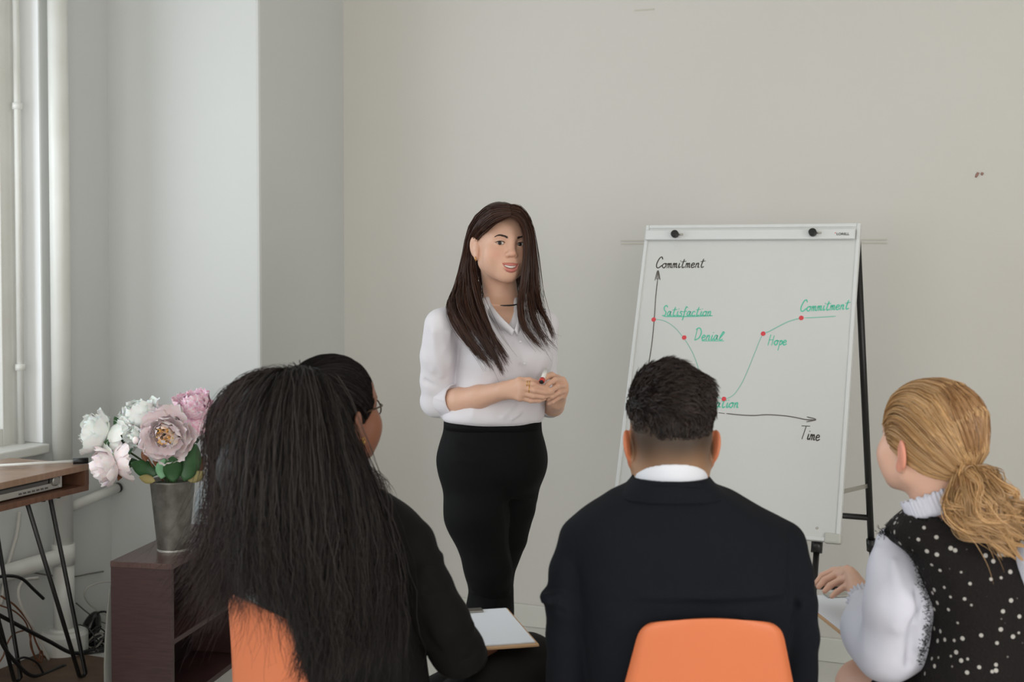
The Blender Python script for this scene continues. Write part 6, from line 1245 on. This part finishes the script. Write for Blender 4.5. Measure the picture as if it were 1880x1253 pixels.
cr = Field().chain([W(1764, 864, -0.09), W(1780, 900, -0.12), W(1800, 940, -0.135), W(1840, 970, -0.14)], [0.012, 0.024, 0.030, 0.016], 0.03).disp(lambda p: 0.006 * noise3(p * np.array([60, 60, 40]), 63), W(1700, 1050, -0.2), W(1900, 830, 0)); cr.ops[-1] = (cr.ops[-1][0], *cr.bounds(), 0, 'disp')
v_, f_ = cr.mesh(0.005); hp.append((v_, f_)); hcs.append(np.tile(np.array(srgb(128, 90, 54)[:3]), (len(v_), 1)))
P_ = locks(GpW, 46, 64, 22, 0.013, 1.5, 0.0062, 4, 0.3); vv, ff = strands(P_, 0.00068); hp.append((vv, ff)); nL = np.repeat(0.70 + 0.5 * np.random.default_rng(9).random(46), 64); hcs.append(strand_colors(len(P_), 22, 2, BLL, 0.10, 4) * np.repeat(nL, 22 * 2)[:, None])
P_ = sheet(GpW, 150, 22, 0.014, 0.008, 1.5, 6, 0.03, 0.35); vv, ff = strands(P_, 0.0006); hp.append((vv, ff)); hcs.append(strand_colors(150, 22, 2, BLL, 0.15, 6))
# crown strands
for sx in (-1, 1):
    st_ = [(sx * x_, y_, z_) for x_, y_, z_ in ((0.01, -0.075, 0.09), (0.012, -0.04, 0.115), (0.015, 0.0, 0.12), (0.02, 0.04, 0.115), (0.03, 0.07, 0.09))]
    for wd in (1.0, 2.4):
        S_ = [(x_ * wd, y_, z_ - 0.012 * (wd - 1)) for x_, y_, z_ in st_]; P_ = scalp(rh, S_, PTb, 900, 0.01, k=12, seed=20 + int(wd) + sx, lift=0.25); P_ = conform(P_, capfull, rh.P(0, 0.012, 0.02), 0.0008) + np.random.default_rng(3).normal(size=(900, 1, 3)) * 0.001
        vv, ff = strands(P_, 0.00075, 0.8); hp.append((vv, ff)); hcs.append(strand_colors(900, 12, 2, BLD if wd < 2 else BLL, 0.18, 31 + sx))
# a lock wound round the tie
tw = [pb + rh.R @ np.array([0.013 * math.cos(t), 0.002 + 0.006 * t / 6.28, 0.014 * math.sin(t)]) for t in np.linspace(0, 9, 30)]
P_ = np.array(tw)[None] + np.random.default_rng(2).normal(size=(140, 1, 3)) * 0.0035; vv, ff = strands(P_, 0.0010, 0.8); hp.append((vv, ff)); hcs.append(strand_colors(140, 30, 2, BLL, 0.2, 3))
vv, ff = join(hp); obj('hair', vv, ff, material('blonde_hair', (0.3, 0.2, 0.1, 1), 0.45, attr='Col', spec=0.4), rw, colors=np.concatenate(hcs))
ft = [np.array([0.84, 3.05, 0.08]), np.array([0.97, 3.10, 0.08])]
shoes(rw, ft, (-0.6, 1, 0), MATS['black_leather'])
SK = Field().chain([W(1800, 1410, 0.02), W(1700, 1345, 0.17), V(1640, 1312, 2.86)], [0.098, 0.090, 0.080], 0.05).chain([W(1850, 1410, -0.02), V(1720, 1365, 2.90)], [0.098, 0.080], 0.05)
v_, f_ = SK.mesh(0.009); obj('skirt', v_, f_, VEST, rw)
sp = W(1812, 1460, -0.02); STOOLM = material('dark_stool_seat', srgb(40, 36, 34), 0.6)
stool = empty('stool', [sp[0], sp[1], 0], 'plain round stool beneath the person with the blonde ponytail', 'stool')
MB().lathe([sp[0], sp[1], 0.40], (0, 0, 1), [(0, 0), (0, 0.165), (0.008, 0.172), (0.03, 0.172), (0.036, 0.165), (0.036, 0)], 32).build('seat', STOOLM, stool)
for i in range(4):
    a = math.pi / 4 + i * math.pi / 2; MB().tube([[sp[0] + 0.10 * math.cos(a), sp[1] + 0.10 * math.sin(a), 0.40], [sp[0] + 0.18 * math.cos(a), sp[1] + 0.18 * math.sin(a), 0.004]], 0.011, 10).build('leg', BLACKM, stool, smooth=True)
# her clipboard and pen
zc = 0.70; a0 = on_z(1500, 1137, zc); b0 = on_z(1552, 1175, zc); al = unit(a0 - b0); ac = np.array([al[1], -al[0], 0]); start = b0 - al * 0.04
al2 = unit(al + np.array([0, 0, 0.03]))
cb2 = clipboard(start, al2, ac, 0.34, 0.235, 'clipboard with written sheet under the blonde person\'s hand')
# small coloured stickers on the sheet
for px, py, col, w in ((1549, 1110, (176, 184, 110), 0.022), (1559, 1126, (206, 180, 120), 0.022)):
    p_ = on_plane(px, py, (0, 0, 1), zc + 0.014); MB().box(p_, ac * w, al * w * 1.3, (0, 0, 0.0012)).build('sticker', material('sticker', srgb(*col), 0.7), cb2)
e0 = V(1491, 1079, 2.985); e1 = V(1572, 1090, 2.88)
pen = empty('pen', (e0 + e1) / 2, 'dark slim pen in the blonde person\'s hand', 'pen')
pd_ = unit(V(1556, 1082, 2.90) - e0)
MB().tube([e0, e0 + pd_ * 0.012], [0.001, 0.0035], 8).build('tip', STEEL, pen, smooth=True); MB().tube([e0 + pd_ * 0.012, e0 + pd_ * 0.14], 0.0040, 10).build('barrel', BLACKM, pen, smooth=True)
